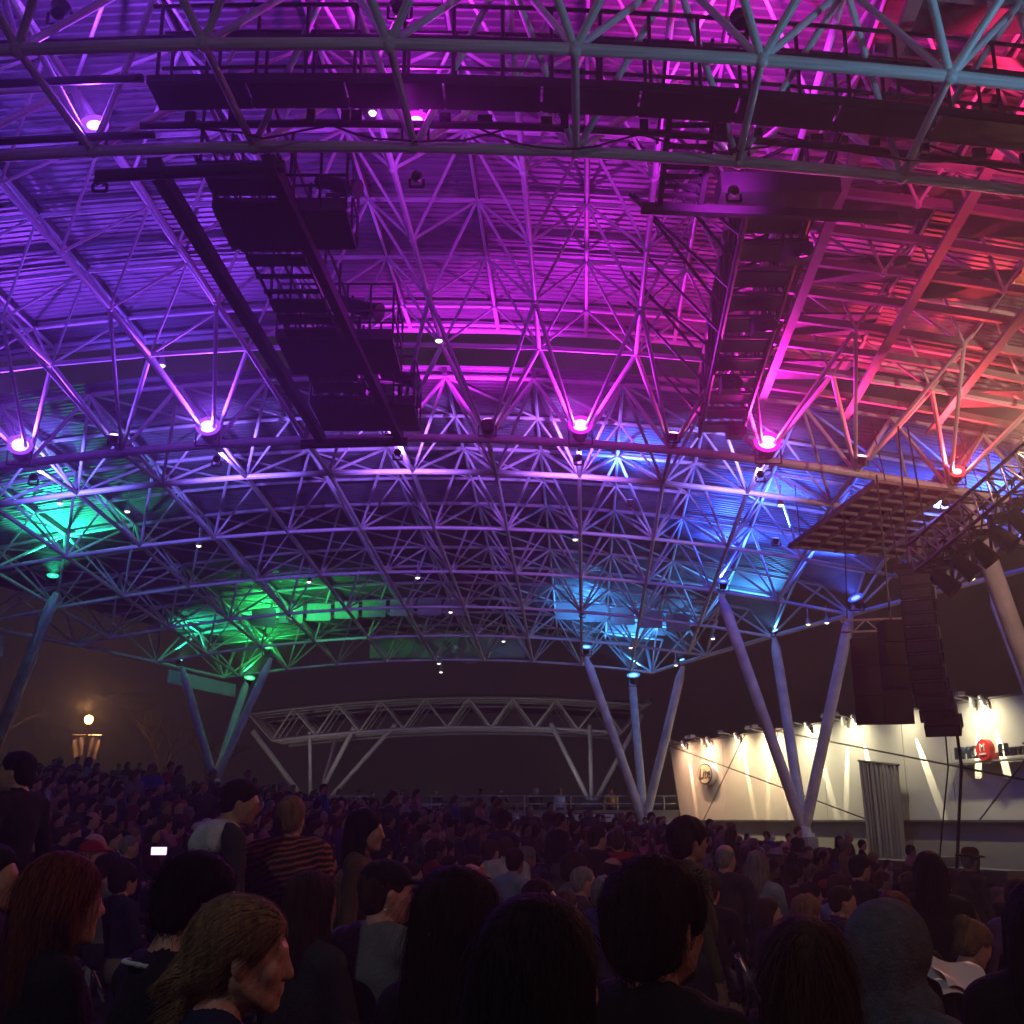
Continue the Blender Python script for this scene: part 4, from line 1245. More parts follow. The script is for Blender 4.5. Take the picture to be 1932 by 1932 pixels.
# ------------------------------------------------------------------ people: bodies grown as one skin from blended volumes
def _rot(yaw=0, pitch=0, roll=0):
    return np.array(Matrix.Rotation(yaw, 3, 'Z') @ Matrix.Rotation(pitch, 3, 'X') @ Matrix.Rotation(roll, 3, 'Y'))
class Vol:
    """smooth union of round cones and ellipsoids; every volume carries a tag (skin, top, legs, shoes)"""
    def __init__(s):
        s.p = []
    def cap(s, a, b, r1, r2=None, tag=0, k=0.03):
        s.p.append(('c', np.array(a, float), np.array(b, float), r1, r1 if r2 is None else r2, tag, k))
    def ell(s, c, r, tag=0, k=0.03, rot=None, neg=False):
        s.p.append(('n' if neg else 'e', np.array(c, float), np.array(r, float), np.eye(3) if rot is None else rot, None, tag, k))
    def bounds(s):
        lo, hi = np.full(3, 1e9), np.full(3, -1e9)
        for q in s.p:
            if q[0] == 'c':
                r = max(q[3], q[4])
                lo = np.minimum(lo, np.minimum(q[1], q[2]) - r); hi = np.maximum(hi, np.maximum(q[1], q[2]) + r)
            elif q[0] == 'e':
                r = q[2].max()
                lo = np.minimum(lo, q[1] - r); hi = np.maximum(hi, q[1] + r)
        return lo, hi
    def grid(s, h):
        lo, hi = s.bounds()
        lo = lo - 3 * h; hi = hi + 3 * h
        n = np.ceil((hi - lo) / h).astype(int) + 1
        f = np.full(n, 9.0, np.float32); t = np.zeros(n, np.int8)
        ax = [lo[i] + h * np.arange(n[i]) for i in range(3)]
        for q in s.p:
            if q[0] == 'c':
                r = max(q[3], q[4]); a = np.minimum(q[1], q[2]) - r; b = np.maximum(q[1], q[2]) + r
            else:
                r = q[2].max(); a = q[1] - r; b = q[1] + r
            m = q[6] + 2 * h
            i0 = np.clip(((a - m - lo) / h).astype(int), 0, n - 1); i1 = np.clip(((b + m - lo) / h).astype(int) + 2, 1, n)
            sl = tuple(slice(i0[k], i1[k]) for k in range(3))
            P = np.stack(np.meshgrid(*[ax[k][sl[k]] for k in range(3)], indexing='ij'), -1)
            if q[0] == 'c':
                ba = q[2] - q[1]; L = max(ba @ ba, 1e-9)
                u = np.clip(((P - q[1]) @ ba) / L, 0, 1)
                d = np.linalg.norm(P - q[1] - u[..., None] * ba, axis=-1) - (q[3] + (q[4] - q[3]) * u)
            else:
                Q = (P - q[1]) @ q[3]
                k0 = np.linalg.norm(Q / q[2], axis=-1); k1 = np.linalg.norm(Q / q[2] ** 2, axis=-1)
                d = k0 * (k0 - 1) / np.maximum(k1, 1e-6)
            F = f[sl]; k = q[6]
            if q[0] == 'n':
                d = -d
                hh = np.maximum(k - np.abs(F - d), 0) / k
                f[sl] = np.maximum(F, d) + hh * hh * k * 0.25
            else:
                T = t[sl]
                T[d < F] = q[5]
                hh = np.maximum(k - np.abs(F - d), 0) / k
                f[sl] = np.minimum(F, d) - hh * hh * k * 0.25
        return f, t, lo
    def net(s, h, smooth=1):
        """surface nets: quads on the zero level"""
        f, t, lo = s.grid(h)
        ins = f < 0
        c = np.zeros(np.array(f.shape) - 1, np.int8)
        for dx in (0, 1):
            for dy in (0, 1):
                for dz in (0, 1):
                    c += ins[dx:dx + c.shape[0], dy:dy + c.shape[1], dz:dz + c.shape[2]]
        act = (c > 0) & (c < 8)
        idx = np.full(c.shape, -1, np.int64)
        cells = np.argwhere(act)
        idx[act] = np.arange(len(cells))
        acc = np.zeros((len(cells), 3)); cnt = np.zeros(len(cells))
        cor = [(a, b, d) for a in (0, 1) for b in (0, 1) for d in (0, 1)]
        for i in range(8):
            for j in range(i + 1, 8):
                if sum(abs(cor[i][k] - cor[j][k]) for k in range(3)) != 1:
                    continue
                A = f[tuple((cells + cor[i]).T)]; B = f[tuple((cells + cor[j]).T)]
                x = (A < 0) != (B < 0)
                w = np.where(x, A / np.where(x, A - B, 1), 0)
                pt = np.array(cor[i]) + w[:, None] * (np.array(cor[j]) - np.array(cor[i]))
                acc[x] += pt[x]; cnt[x] += 1
        V = lo + h * (cells + acc / cnt[:, None])
        tg = t[tuple(cells.T)]
        F = []
        for ax_ in range(3):
            o1, o2 = (ax_ + 1) % 3, (ax_ + 2) % 3
            sa = [slice(None)] * 3; sb_ = [slice(None)] * 3
            sa[ax_] = slice(0, -1); sb_[ax_] = slice(1, None)
            a, b = ins[tuple(sa)], ins[tuple(sb_)]
            e = np.argwhere(a != b)
            e = e[(e[:, o1] > 0) & (e[:, o2] > 0) & (e[:, o1] < c.shape[o1]) & (e[:, o2] < c.shape[o2])]
            fl = a[tuple(e.T)]
            q = []
            for (u, v) in ((1, 1), (0, 1), (0, 0), (1, 0)):
                g_ = e.copy(); g_[:, o1] -= u; g_[:, o2] -= v
                q.append(idx[tuple(g_.T)])
            q = np.stack(q, 1)
            q[~fl] = q[~fl][:, ::-1]
            F.append(q)
        F = np.concatenate(F)
        F = F[(F >= 0).all(1)]
        for _ in range(smooth):
            S = np.zeros_like(V); N = np.zeros(len(V))
            for k in range(4):
                a, b = F[:, k], F[:, (k + 1) % 4]
                np.add.at(S, a, V[b]); np.add.at(N, a, 1)
                np.add.at(S, b, V[a]); np.add.at(N, b, 1)
            V = 0.45 * V + 0.55 * S / np.maximum(N, 1)[:, None]
        return V, F, tg

def np_mesh(name, V, F, tags=None, mats=()):
    me = bpy.data.meshes.new(name)
    me.vertices.add(len(V)); me.vertices.foreach_set('co', np.asarray(V, np.float32).ravel())
    k = F.shape[1]
    me.loops.add(F.size); me.loops.foreach_set('vertex_index', F.ravel().astype(np.int32))
    me.polygons.add(len(F)); me.polygons.foreach_set('loop_start', np.arange(0, F.size, k, dtype=np.int32))
    me.polygons.foreach_set('use_smooth', np.ones(len(F), bool))
    for m in mats:
        me.materials.append(m)
    if tags is not None:
        me.polygons.foreach_set('material_index', np.asarray(tags, np.int32))
    me.update(calc_edges=True)
    me.validate()
    return me

def wob(V, s, seed=0):
    """cheap smooth noise"""
    r = np.random.default_rng(seed)
    out = np.zeros(len(V))
    for _ in range(7):
        d = r.normal(size=3); d *= s * r.uniform(0.6, 1.7) / np.linalg.norm(d)
        out += np.sin(V @ d + r.uniform(0, 6.28))
    return out / 7

def vnormals(V, F):
    n = np.cross(V[F[:, 2]] - V[F[:, 0]], V[F[:, 3]] - V[F[:, 1]])
    N = np.zeros_like(V)
    for k in range(4):
        np.add.at(N, F[:, k], n)
    return N / np.maximum(np.linalg.norm(N, axis=1), 1e-9)[:, None]

def head_vol(v, c, Rm, fem=False, beard=False):
    """skull, brow, nose, lips, chin, jaw, cheeks, eyes and ears about the head centre c"""
    def P(x, y, z): return c + Rm @ np.array([x, y, z], float)
    w = 0.94 if fem else 1.0
    v.ell(P(0, -0.016, 0.036), (0.074 * w, 0.096, 0.084), 0, 0.02, Rm)
    v.ell(P(0, 0.028, -0.026), (0.059 * w, 0.062, 0.085), 0, 0.03, Rm)
    for sx in (-1, 1):
        v.cap(P(sx * 0.052 * w, -0.005, -0.045), P(sx * 0.02, 0.062, -0.092), 0.02, 0.017, 0, 0.025)
        v.ell(P(sx * 0.034, 0.062, -0.022), (0.024, 0.022, 0.026), 0, 0.02, Rm)
        v.ell(P(sx * 0.076 * w, -0.004, -0.008), (0.009, 0.019, 0.031), 0, 0.006, Rm @ _rot(sx * 0.35, 0, 0))
        v.ell(P(sx * 0.032, 0.097, 0.006), (0.017, 0.014, 0.011), 0, 0.012, Rm, neg=True)
        v.ell(P(sx * 0.031, 0.077, 0.005), (0.013, 0.012, 0.011), 0, 0.004, Rm)
        v.ell(P(sx * 0.010, 0.098, -0.034), (0.008, 0.009, 0.007), 0, 0.006, Rm)
    v.ell(P(0, 0.064, -0.092), (0.024, 0.02, 0.018 if fem else 0.021), 0, 0.02, Rm)
    v.cap(P(-0.032, 0.080, 0.026), P(0.032, 0.080, 0.026), 0.009 if fem else 0.012, None, 0, 0.02)
    v.cap(P(0, 0.086, 0.016), P(0, 0.104, -0.026), 0.008, 0.0105, 0, 0.014)
    v.cap(P(-0.017, 0.087, -0.0545), P(0.017, 0.087, -0.0545), 0.0065, None, 0, 0.006)
    v.cap(P(-0.015, 0.086, -0.067), P(0.015, 0.086, -0.067), 0.0075, None, 0, 0.006)
def finger_hand(v, w, d, up, tag=0):
    """palm, four unequal bent fingers and a thumb from the palm's side"""
    w, d, up = np.array(w, float), np.array(d, float), np.array(up, float)
    d /= np.linalg.norm(d); sd = np.cross(d, up); sd /= np.linalg.norm(sd); up = np.cross(sd, d)
    v.cap(w, w + d * 0.07, 0.026, 0.03, tag, 0.02)
    v.cap(w + d * 0.05 - sd * 0.022, w + d * 0.06 + sd * 0.022, 0.02, None, tag, 0.02)
    for k, L in enumerate((0.062, 0.075, 0.07, 0.052)):
        b0 = w + d * 0.08 + sd * (0.03 - 0.02 * k)
        m = b0 + d * L * 0.55 - up * 0.006
        v.cap(b0, m, 0.0095, 0.009, tag, 0.006); v.cap(m, m + d * L * 0.4 - up * 0.022, 0.009, 0.0078, tag, 0.004)
    t0 = w + d * 0.02 + sd * 0.03
    t1 = t0 + d * 0.035 + sd * 0.03
    v.cap(t0, t1, 0.012, 0.011, tag, 0.01); v.cap(t1, t1 + d * 0.035 + sd * 0.004 - up * 0.006, 0.0105, 0.009, tag, 0.004)

def person_vol(stand=False, fem=False, yaw=0.0, pitch=0.0, lean=0.0, arms='lap', fingers=False, bulk=1.0, raised=0):
    v = Vol()
    sw = (0.135 if fem else 0.16) * bulk
    if stand:
        hz_, ch, sh = 0.93, 1.28, 1.40
    else:
        hz_, ch, sh = 0.56, 0.92, 1.04
    ly = lambda z: lean * (z - hz_)
    v.ell((0, 0, hz_), (0.165 * bulk, 0.125, 0.13), 2, 0.04)
    v.ell((0, 0.012 + ly(hz_ + 0.2), hz_ + 0.19), (0.15 * bulk, 0.118 * bulk, 0.17), 1, 0.05)
    v.ell((0, -0.008 + ly(ch), ch), (0.165 * bulk, 0.118 * bulk, 0.165), 1, 0.05)
    v.cap((-sw, -0.03 + ly(sh), sh), (sw, -0.03 + ly(sh), sh), 0.066, None, 1, 0.05)
    v.cap((-sw * 0.55, -0.04 + ly(sh), sh + 0.035), (sw * 0.55, -0.04 + ly(sh), sh + 0.035), 0.05, None, 1, 0.04)
    for sx in (-1, 1):
        s_ = np.array([sx * (sw + 0.035), -0.03 + ly(sh), sh - 0.01])
        if arms == 'lap' and not stand:
            e_ = np.array([sx * (sw + 0.08), 0.03 + ly(sh) * 0.5, sh - 0.26]); w_ = np.array([sx * 0.10, 0.27, sh - 0.36]); hd = (-sx * 0.45, 0.8, -0.15)
        elif arms == 'up' and sx == 1:
            e_ = s_ + np.array([0.05, 0.2, -0.12]); w_ = e_ + np.array([-0.1, 0.12, 0.22]); hd = (-0.1, 0.2, 0.9)
        elif arms == 'fold':
            e_ = np.array([sx * (sw + 0.085), 0.05 + ly(sh) * 0.5, sh - 0.25]); w_ = np.array([-sx * 0.06, 0.2, sh - 0.23 - 0.03 * sx]); hd = (-sx, 0.1, 0)
        elif stand:
            e_ = s_ + np.array([sx * 0.06, -0.02, -0.28]); w_ = e_ + np.array([sx * 0.0, 0.09, -0.25]); hd = (0, 0.2, -1)
        else:
            e_ = np.array([sx * (sw + 0.08), 0.03, sh - 0.26]); w_ = np.array([sx * 0.12, 0.27, sh - 0.36]); hd = (-sx * 0.45, 0.8, -0.15)
        v.cap(s_, e_, 0.056 * bulk, 0.046, 1, 0.035)
        v.cap(e_, w_, 0.045, 0.033, 1, 0.02)
        if fingers:
            finger_hand(v, w_, hd, (0, 0, 1) if abs(hd[2]) < 0.7 else (1, 0, 0))
        else:
            d_ = np.array(hd, float) / np.linalg.norm(hd)
            v.cap(w_, w_ + d_ * 0.13, 0.03, 0.026, 0, 0.015)
            v.cap(w_ + d_ * 0.03, w_ + d_ * 0.08 + np.array([sx * -0.03, 0, 0.02]), 0.014, 0.011, 0, 0.01)
        if stand:
            kn = (sx * 0.1, 0.03, 0.5)
            v.cap((sx * 0.09, 0, hz_ - 0.03), kn, 0.088 * bulk, 0.06, 2, 0.03)
            v.cap(kn, (sx * 0.1, -0.02, 0.1), 0.058, 0.042, 2, 0.02)
            v.cap((sx * 0.1, -0.04, 0.045), (sx * 0.115, 0.15, 0.035), 0.045, 0.036, 3, 0.02)
        else:
            kn = (sx * 0.12, 0.43, 0.52)
            v.cap((sx * 0.09, 0.03, hz_ - 0.02), kn, 0.085 * bulk, 0.062, 2, 0.03)
            v.cap(kn, (sx * 0.12, 0.45, 0.1), 0.058, 0.042, 2, 0.02)
            v.cap((sx * 0.12, 0.42, 0.045), (sx * 0.13, 0.6, 0.035), 0.045, 0.036, 3, 0.02)
    hc = np.array([0, 0.012 + ly(sh + 0.2) + 0.02 * (pitch < 0), sh + 0.19])
    Rm = _rot(yaw, pitch, 0)
    v.cap(hc + Rm @ np.array([0, -0.03, -0.07]), (0, -0.03 + ly(sh), sh + 0.03), 0.05 if not fem else 0.043, 0.058, 0, 0.02)
    head_vol(v, hc, Rm, fem)
    Mh = Matrix.Translation(Vector(hc)) @ Matrix([list(r) for r in Rm]).to_4x4()
    return v, Mh

def hair_vol(style, fem=False):
    v = Vol()
    w = 0.95 if fem else 1.0
    Z = np.zeros(3)
    if style == 'hood':
        v.ell((0, -0.028, 0.03), (0.112, 0.138, 0.135), 0, 0.03)
        v.cap((0, -0.075, -0.03), (0, -0.07, -0.16), 0.085, 0.11, 0, 0.05)
        v.cap((-0.09, -0.02, -0.13), (0.09, -0.02, -0.13), 0.055, None, 0, 0.05)
        v.ell((0, 0.13, -0.015), (0.074, 0.13, 0.115), 0, 0.02, None, True)
        v.ell((0, 0.0, 0.0), (0.09, 0.112, 0.115), 0, 0.01, None, True)
        return v
    if style == 'cap':
        v.ell((0, -0.014, 0.055), (0.086 * w, 0.108, 0.078), 0, 0.01)
        v.ell((0, -0.014, -0.05), (0.2, 0.2, 0.082), 0, 0.012, None, True)
        v.ell((0, 0.115, 0.042), (0.066, 0.075, 0.011), 0, 0.008, _rot(0, -0.12, 0))
        v.ell((0, -0.014, 0.133), (0.012, 0.012, 0.007), 0, 0.006)
        return v
    if style == 'fedora':
        v.ell((0, -0.01, 0.09), (0.082, 0.1, 0.07), 0, 0.01)
        v.ell((0, -0.01, 0.055), (0.15, 0.17, 0.014), 0, 0.01, _rot(0, -0.08, 0))
        v.ell((0, -0.01, 0.165), (0.02, 0.08, 0.022), 0, 0.03, None, True)
        return v
    thick = {'curly': 0.022, 'bald_fringe': -0.003, 'buzz': -0.004}.get(style, 0.004 if not fem else 0.008)
    v.ell((0, -0.02, 0.042), (0.080 * w + thick, 0.102 + thick, 0.087 + thick), 0, 0.02)
    v.ell((0, -0.058, -0.022), (0.066 * w + thick, 0.055 + thick, 0.06 + thick), 0, 0.03)
    if style in ('long', 'longwavy'):
        v.ell((0, -0.078, -0.13), (0.098, 0.058, 0.19), 0, 0.04)
        for sx in (-1, 1):
            v.cap((sx * 0.074, -0.015, 0.02), (sx * 0.088, -0.02, -0.24), 0.026, 0.03, 0, 0.04)
    if style == 'bob':
        v.ell((0, -0.05, -0.05), (0.097, 0.075, 0.1), 0, 0.04)
        for sx in (-1, 1):
            v.cap((sx * 0.076, 0.0, 0.03), (sx * 0.082, 0.0, -0.08), 0.022, 0.024, 0, 0.03)
    if style == 'bun':
        v.ell((0, -0.11, 0.085), (0.05, 0.045, 0.045), 0, 0.02)
    if style == 'tied':
        v.cap((0, -0.115, 0.0), (0, -0.135, -0.05), 0.03, 0.028, 0, 0.02)
        v.cap((0, -0.135, -0.05), (0.01, -0.10, -0.22), 0.028, 0.018, 0, 0.02)
    # face opening and ears
    if style == 'long':
        v.ell((0, 0.115, -0.06), (0.062, 0.10, 0.118), 0, 0.018, None, True)
    elif style in ('tied', 'bun'):
        v.ell((0, 0.12, -0.05), (0.11, 0.112, 0.115), 0, 0.018, None, True)
        for sx in (-1, 1):
            v.ell((sx * 0.085, 0.012, -0.035), (0.03, 0.04, 0.05), 0, 0.012, None, True)
    else:
        v.ell((0, 0.108, -0.045), (0.085, 0.10, 0.112), 0, 0.018, None, True)
        if style in ('short', 'curly', 'buzz', 'bald_fringe'):
            for sx in (-1, 1):
                v.ell((sx * 0.088, 0.005, -0.03), (0.03, 0.032, 0.045), 0, 0.01, None, True)
    if style == 'bald_fringe':
        v.ell((0, 0.012, 0.10), (0.083, 0.112, 0.072), 0, 0.01, None, True)
    return v

def hair_mesh(style, fem, h, seed, mat_):
    V, F, _ = hair_vol(style, fem).net(h, 1)
    N = vnormals(V, F)
    amp, sc_ = {'curly': (0.010, 130), 'longwavy': (0.008, 60), 'long': (0.005, 45), 'bob': (0.006, 60), 'cap': (0.0008, 40), 'fedora': (0.001, 30), 'hood': (0.006, 30), 'bun': (0.006, 90), 'tied': (0.0025, 60), 'bald_fringe': (0.002, 90)}.get(style, (0.005, 90))
    V = V + N * (amp * (wob(V * np.array([1, 1, 0.45]), sc_, seed) + 0.5 * wob(V * np.array([1.4, 1.4, 0.5]), sc_ * 2.2, seed + 1)))[:, None]
    return np_mesh('hair', V, F, None, [mat_]), V, N

def strand_mesh(V, N, n, length, seed, mat_, width=0.0013, wave=0.006, comb=(0, -0.25, -1.0), loose=1.0):
    """loose strands lying on the hair, combed down and back"""
    r = np.random.default_rng(seed)
    i = r.integers(0, len(V), n)
    p = V[i] + N[i] * 0.002
    nn = N[i]
    g_ = np.tile(np.array(comb), (n, 1)) + r.normal(size=(n, 3)) * 0.22 * loose
    up_ = (p[:, 2] > 0.07) & (comb[2] < -0.6)
    g_[up_] += np.stack([np.sign(p[up_, 0] + 1e-6) * 0.9, -0.6 + 0 * p[up_, 0], 0 * p[up_, 0]], 1)
    d = g_ - nn * (g_ * nn).sum(1)[:, None]
    d /= np.linalg.norm(d, axis=1)[:, None] + 1e-9
    side_ = np.cross(d, nn)
    segs = 4
    fly = (0.005 * r.random(n) + 0.035 * r.random(n) ** 9)[:, None] * loose
    L = length * r.uniform(0.4, 1.1, n)
    pts = []
    for k in range(segs + 1):
        t = k / segs
        bulge = nn * (0.002 + fly * t)
        fall = np.array([0, 0, -1]) * (L * t * t * 0.25)[:, None]
        pts.append(p + d * (L * t)[:, None] + bulge + fall - nn * (L * L * t * t * 2.2)[:, None] + side_ * (np.sin(t * 5 + i) * wave)[:, None])
    VV, FF = [], []
    for k in range(segs + 1):
        w = width * (1 - 0.8 * k / segs)
        VV += [pts[k] - side_ * w, pts[k] + side_ * w]
    VV = np.stack(VV, 1).reshape(-1, 3)
    base = np.arange(n)[:, None] * (2 * (segs + 1))
    for k in range(segs):
        FF.append(base + np.array([2 * k, 2 * k + 1, 2 * k + 3, 2 * k + 2]))
    return np_mesh('hair_strands', VV, np.concatenate(FF), None, [mat_])

def body_mesh(name, vol, h, seed, mats, fold=0.006):
    V, F, tg = vol.net(h, 1)
    N = vnormals(V, F)
    top_ = (tg == 1) | (tg == 2)
    disp = fold * (wob(V * np.array([1, 1, 0.7]), 22, seed) + 0.6 * wob(V + 3, 55, seed + 5))
    V = V + N * np.where(top_, disp, 0)[:, None]
    ft = np.sort(tg[F], 1)[:, 1]
    return np_mesh(name, V, F, ft, mats), V, F, ft

SKIN = [mat('skin_' + n, c, 0.5, noise=0.22, scale=45, bump=0.15, bscale=220) for n, c in (('fair', (0.50, 0.29, 0.21)), ('tan', (0.40, 0.22, 0.15)), ('rosy', (0.52, 0.26, 0.20)), ('brown', (0.19, 0.095, 0.055)))]
def hair_mat(n, c): return mat('hair_' + n, c, 0.75, noise=0.45, scale=60, bump=0.5, bscale=120, stretch=(1.0, 1.0, 0.12), spec=0.12)
HAIRC = {'black': (0.010, 0.008, 0.007), 'dark brown': (0.022, 0.013, 0.008), 'brown': (0.055, 0.028, 0.014), 'auburn': (0.15, 0.040, 0.018), 'blond': (0.24, 0.145, 0.075), 'grey': (0.24, 0.23, 0.22), 'white': (0.45, 0.44, 0.42)}
HAIR = {k: hair_mat(k.replace(' ', '_'), c) for k, c in HAIRC.items()}
TOPC = {'black': (0.010, 0.010, 0.011), 'charcoal': (0.035, 0.035, 0.038), 'navy': (0.014, 0.019, 0.05), 'blue': (0.03, 0.06, 0.28), 'grey': (0.17, 0.17, 0.175), 'white': (0.55, 0.55, 0.57), 'red': (0.34, 0.022, 0.022), 'maroon': (0.11, 0.015, 0.018), 'brown': (0.09, 0.055, 0.03), 'tan': (0.24, 0.18, 0.12), 'olive': (0.06, 0.065, 0.035), 'light blue': (0.27, 0.35, 0.45), 'purple': (0.10, 0.05, 0.18), 'orange': (0.75, 0.20, 0.03), 'yellow': (0.72, 0.42, 0.06), 'pink': (0.45, 0.18, 0.22)}
TOP = {k: mat('cloth_' + k.replace(' ', '_'), c, 0.9, noise=0.25, scale=9, bump=0.4, bscale=70, spec=0.2) for k, c in TOPC.items()}
LEGS = [mat('trousers_dark', (0.02, 0.022, 0.03), 0.9, noise=0.2), mat('trousers_denim', (0.05, 0.07, 0.12), 0.9, noise=0.3, scale=20), mat('trousers_khaki', (0.18, 0.15, 0.1), 0.9, noise=0.2)]
SHOE = mat('shoe_leather', (0.02, 0.017, 0.015), 0.5)

STAGE = Vector((17.0, 18.0))
def facing(x, y):
    d = STAGE - Vector((x, y))
    return math.atan2(d.y, d.x) - math.pi / 2

# archetypes for the many
ARCH, HMESH = [], {}
for k, kw in enumerate((dict(), dict(yaw=0.5, lean=0.08), dict(fem=True, yaw=-0.25), dict(fem=True, yaw=0.3, lean=-0.08), dict(arms='fold', bulk=1.12), dict(arms='up', yaw=0.15, pitch=-0.1),
                        dict(stand=True), dict(stand=True, fem=True, yaw=0.4), dict(stand=True, bulk=1.12, yaw=-0.5, arms='fold'))):
    v, Mh = person_vol(**kw)
    me, V, F, ft = body_mesh('person_body', v, 0.024, 20 + k, [SKIN[0], TOP['black'], LEGS[0], SHOE])
    v2, _ = person_vol(**kw)
    Vl, Fl, tl = v2.net(0.042, 1)
    ARCH.append(dict(me=me, Mh=Mh, stand=kw.get('stand', False), fem=kw.get('fem', False), low=(Vl, Fl, np.sort(tl[Fl], 1)[:, 1])))
for k, st_ in enumerate(('short', 'curly', 'long', 'bob', 'bun', 'tied', 'bald_fringe', 'cap', 'longwavy')):
    m_, V, N = hair_mesh(st_, st_ in ('long', 'bob', 'bun', 'tied', 'longwavy'), 0.014, 50 + k, HAIR['black'])
    HMESH[st_] = m_
    Vl, Fl, _ = hair_vol(st_, False).net(0.03, 1)
    HMESH[st_ + '_low'] = (Vl, Fl)

def set_mats(o, ms):
    for i, m_ in enumerate(ms):
        o.material_slots[i].link = 'OBJECT'
        o.material_slots[i].material = m_

# ------------------------------------------------------------------ the people one can single out
def hero(x, y, zh, label, stand=False, fem=False, style='short', hair='brown', top='black', skin=0, rz=None, yaw=0.0, pitch=0.0, lean=0.0, arms='lap', res=0.016, bulk=1.0, strands=0, hres=None, legs=0, fingers=False, topmat=None, cat='person', group=None, hlen=0.12, extra=None):
    gz = ground_z(x, y)
    v, Mh = person_vol(stand, fem, yaw, pitch, lean, arms, fingers, bulk)
    s_ = (zh - gz) / Mh.translation.z
    sc_ = max(0.93, min(1.09, s_))
    dz = (zh - gz) - sc_ * Mh.translation.z
    me, V, F, ft = body_mesh('person_body', v, res, int(abs(x * 100 + y * 10)), [SKIN[skin], topmat or TOP[top], LEGS[legs], SHOE])
    o = link('person', me)
    tag(o, label, cat, group)
    yawz = facing(x, y) if rz is None else rz
    # the head, not the hips, sits at (x, y)
    off = Matrix.Rotation(yawz, 3, 'Z') @ Vector((Mh.translation.x, Mh.translation.y, 0)) * sc_
    o.location = (x - off.x, y - off.y, gz + dz)
    o.rotation_euler = (0, 0, yawz)
    o.scale = (sc_,) * 3
    def child(name, me_, M_=None):
        c = link(name, me_, o)
        c.matrix_local = M_ if M_ is not None else Mh
        return c
    if style:
        base = {'cap': 'short', 'fedora': 'short'}.get(style)
        hr = hres or max(0.006, res * 0.7)
        if base:
            hm, Vh, Nh = hair_mesh(base, fem, hr, 3, HAIR[hair]); child('hair', hm)
            hm, Vh, Nh = hair_mesh(style, fem, hr, 4, extra or TOP['black']); child('cap' if style == 'cap' else 'hat', hm)
        elif style == 'hood':
            hm, Vh, Nh = hair_mesh('short', fem, hr, 3, HAIR[hair]); child('hair', hm)
            hm, Vh, Nh = hair_mesh('hood', fem, hr, 4, topmat or TOP[top]); child('hood', hm)
        else:
            hm, Vh, Nh = hair_mesh(style, fem, hr, int(abs(x * 77)) + 5, HAIR[hair]); ho = child('hair', hm)
            if strands:
                sm = strand_mesh(Vh, Nh, strands, hlen, 9, HAIR[hair], **({'comb': (0, -1.0, -0.30), 'wave': 0.001, 'loose': 0.3} if style in ('tied', 'bun') else {}))
                so = link('hair_strands', sm, ho); so['kind'] = 'stuff'
    return o, Mh, child
def stripes(name, c1, c2, c3, scale):
    m = mat(name, c1, 0.9, bump=0.4, bscale=60, spec=0.2)
    nt = m.node_tree
    tc = nt.nodes.new('ShaderNodeTexCoord'); mp = nt.nodes.new('ShaderNodeMapping'); mp.inputs['Rotation'].default_value = (0.15, 0.25, 0)
    nt.links.new(tc.outputs['Object'], mp.inputs[0])
    w = nt.nodes.new('ShaderNodeTexWave'); w.bands_direction = 'Z'; w.inputs['Scale'].default_value = scale; w.inputs['Distortion'].default_value = 5.0; w.inputs['Detail'].default_value = 3.0
    nt.links.new(mp.outputs[0], w.inputs[0])
    r = nt.nodes.new('ShaderNodeValToRGB')
    r.color_ramp.elements[0].color = (*c1, 1); r.color_ramp.elements[1].color = (*c2, 1)
    e = r.color_ramp.elements.new(0.55); e.color = (*c3, 1)
    nt.links.new(w.outputs[0], r.inputs[0])
    nt.links.new(r.outputs[0], nt.nodes['Principled BSDF'].inputs['Base Color'])
    return m
STRIPE = stripes('rust_striped_knit', (0.02, 0.015, 0.013), (0.36, 0.12, 0.05), (0.13, 0.03, 0.02), 9)
RIGHT = R(-90)
heroes_xy = []
def HH(x, y, zh, *a, **k):
    heroes_xy.append((x, y))
    return hero(x, y, zh, *a, **k)
# nearest row
HH(0.05, 1.95, 1.25, 'black silhouette of a head closest to the camera, bottom centre', style='long', hair='black', fem=True, res=0.012, rz=R(-40), strands=900, hlen=0.16)
HH(-0.60, 2.75, 1.20, 'blonde woman in profile looking right, bottom left of the picture', style='tied', hair='blond', fem=True, skin=2, top='navy', res=0.0075, hres=0.007, rz=R(-62), yaw=R(-24), pitch=R(-4), strands=4200, hlen=0.07, lean=0.05)
o_, Mh_, ch_ = HH(-0.87, 3.35, 1.27, 'dark-haired man in black jacket with a thin white collar, left of the blonde woman', style='short', hair='black', skin=1, top='black', res=0.012, rz=R(-58), pitch=R(-12), lean=0.10, bulk=1.08, strands=900, hlen=0.05)
def collar(child, z, r, wmat, th=0.012, rise=0.035):
    v = Vol()
    n = 22
    pts = [(r * math.sin(a), -0.03 + r * 0.8 * math.cos(a + math.pi) * 1.0 + 0.02, z + rise * 0.5 * (1 + math.cos(a))) for a in np.linspace(-2.3, 2.3, n)]
    for p, q in zip(pts, pts[1:]):
        v.cap(p, q, th, None, 0, 0.004)
    V, F, _ = v.net(0.007, 1)
    return child('collar', np_mesh('collar', V, F, None, [wmat]), Matrix.Identity(4))
collar(ch_, 1.085, 0.078, TOP['white'], 0.0075, 0.02)
HH(-1.35, 3.65, 1.26, 'woman with long red hair seen from behind at the lower left', style='long', hair='auburn', fem=True, top='black', res=0.014, rz=R(-55), strands=2600, hlen=0.2)
HH(-0.12, 2.95, 1.25, 'person with long dark hair left of the nearest silhouette', style='longwavy', hair='dark brown', fem=True, top='black', res=0.013, rz=R(-45), strands=1800, hlen=0.18)
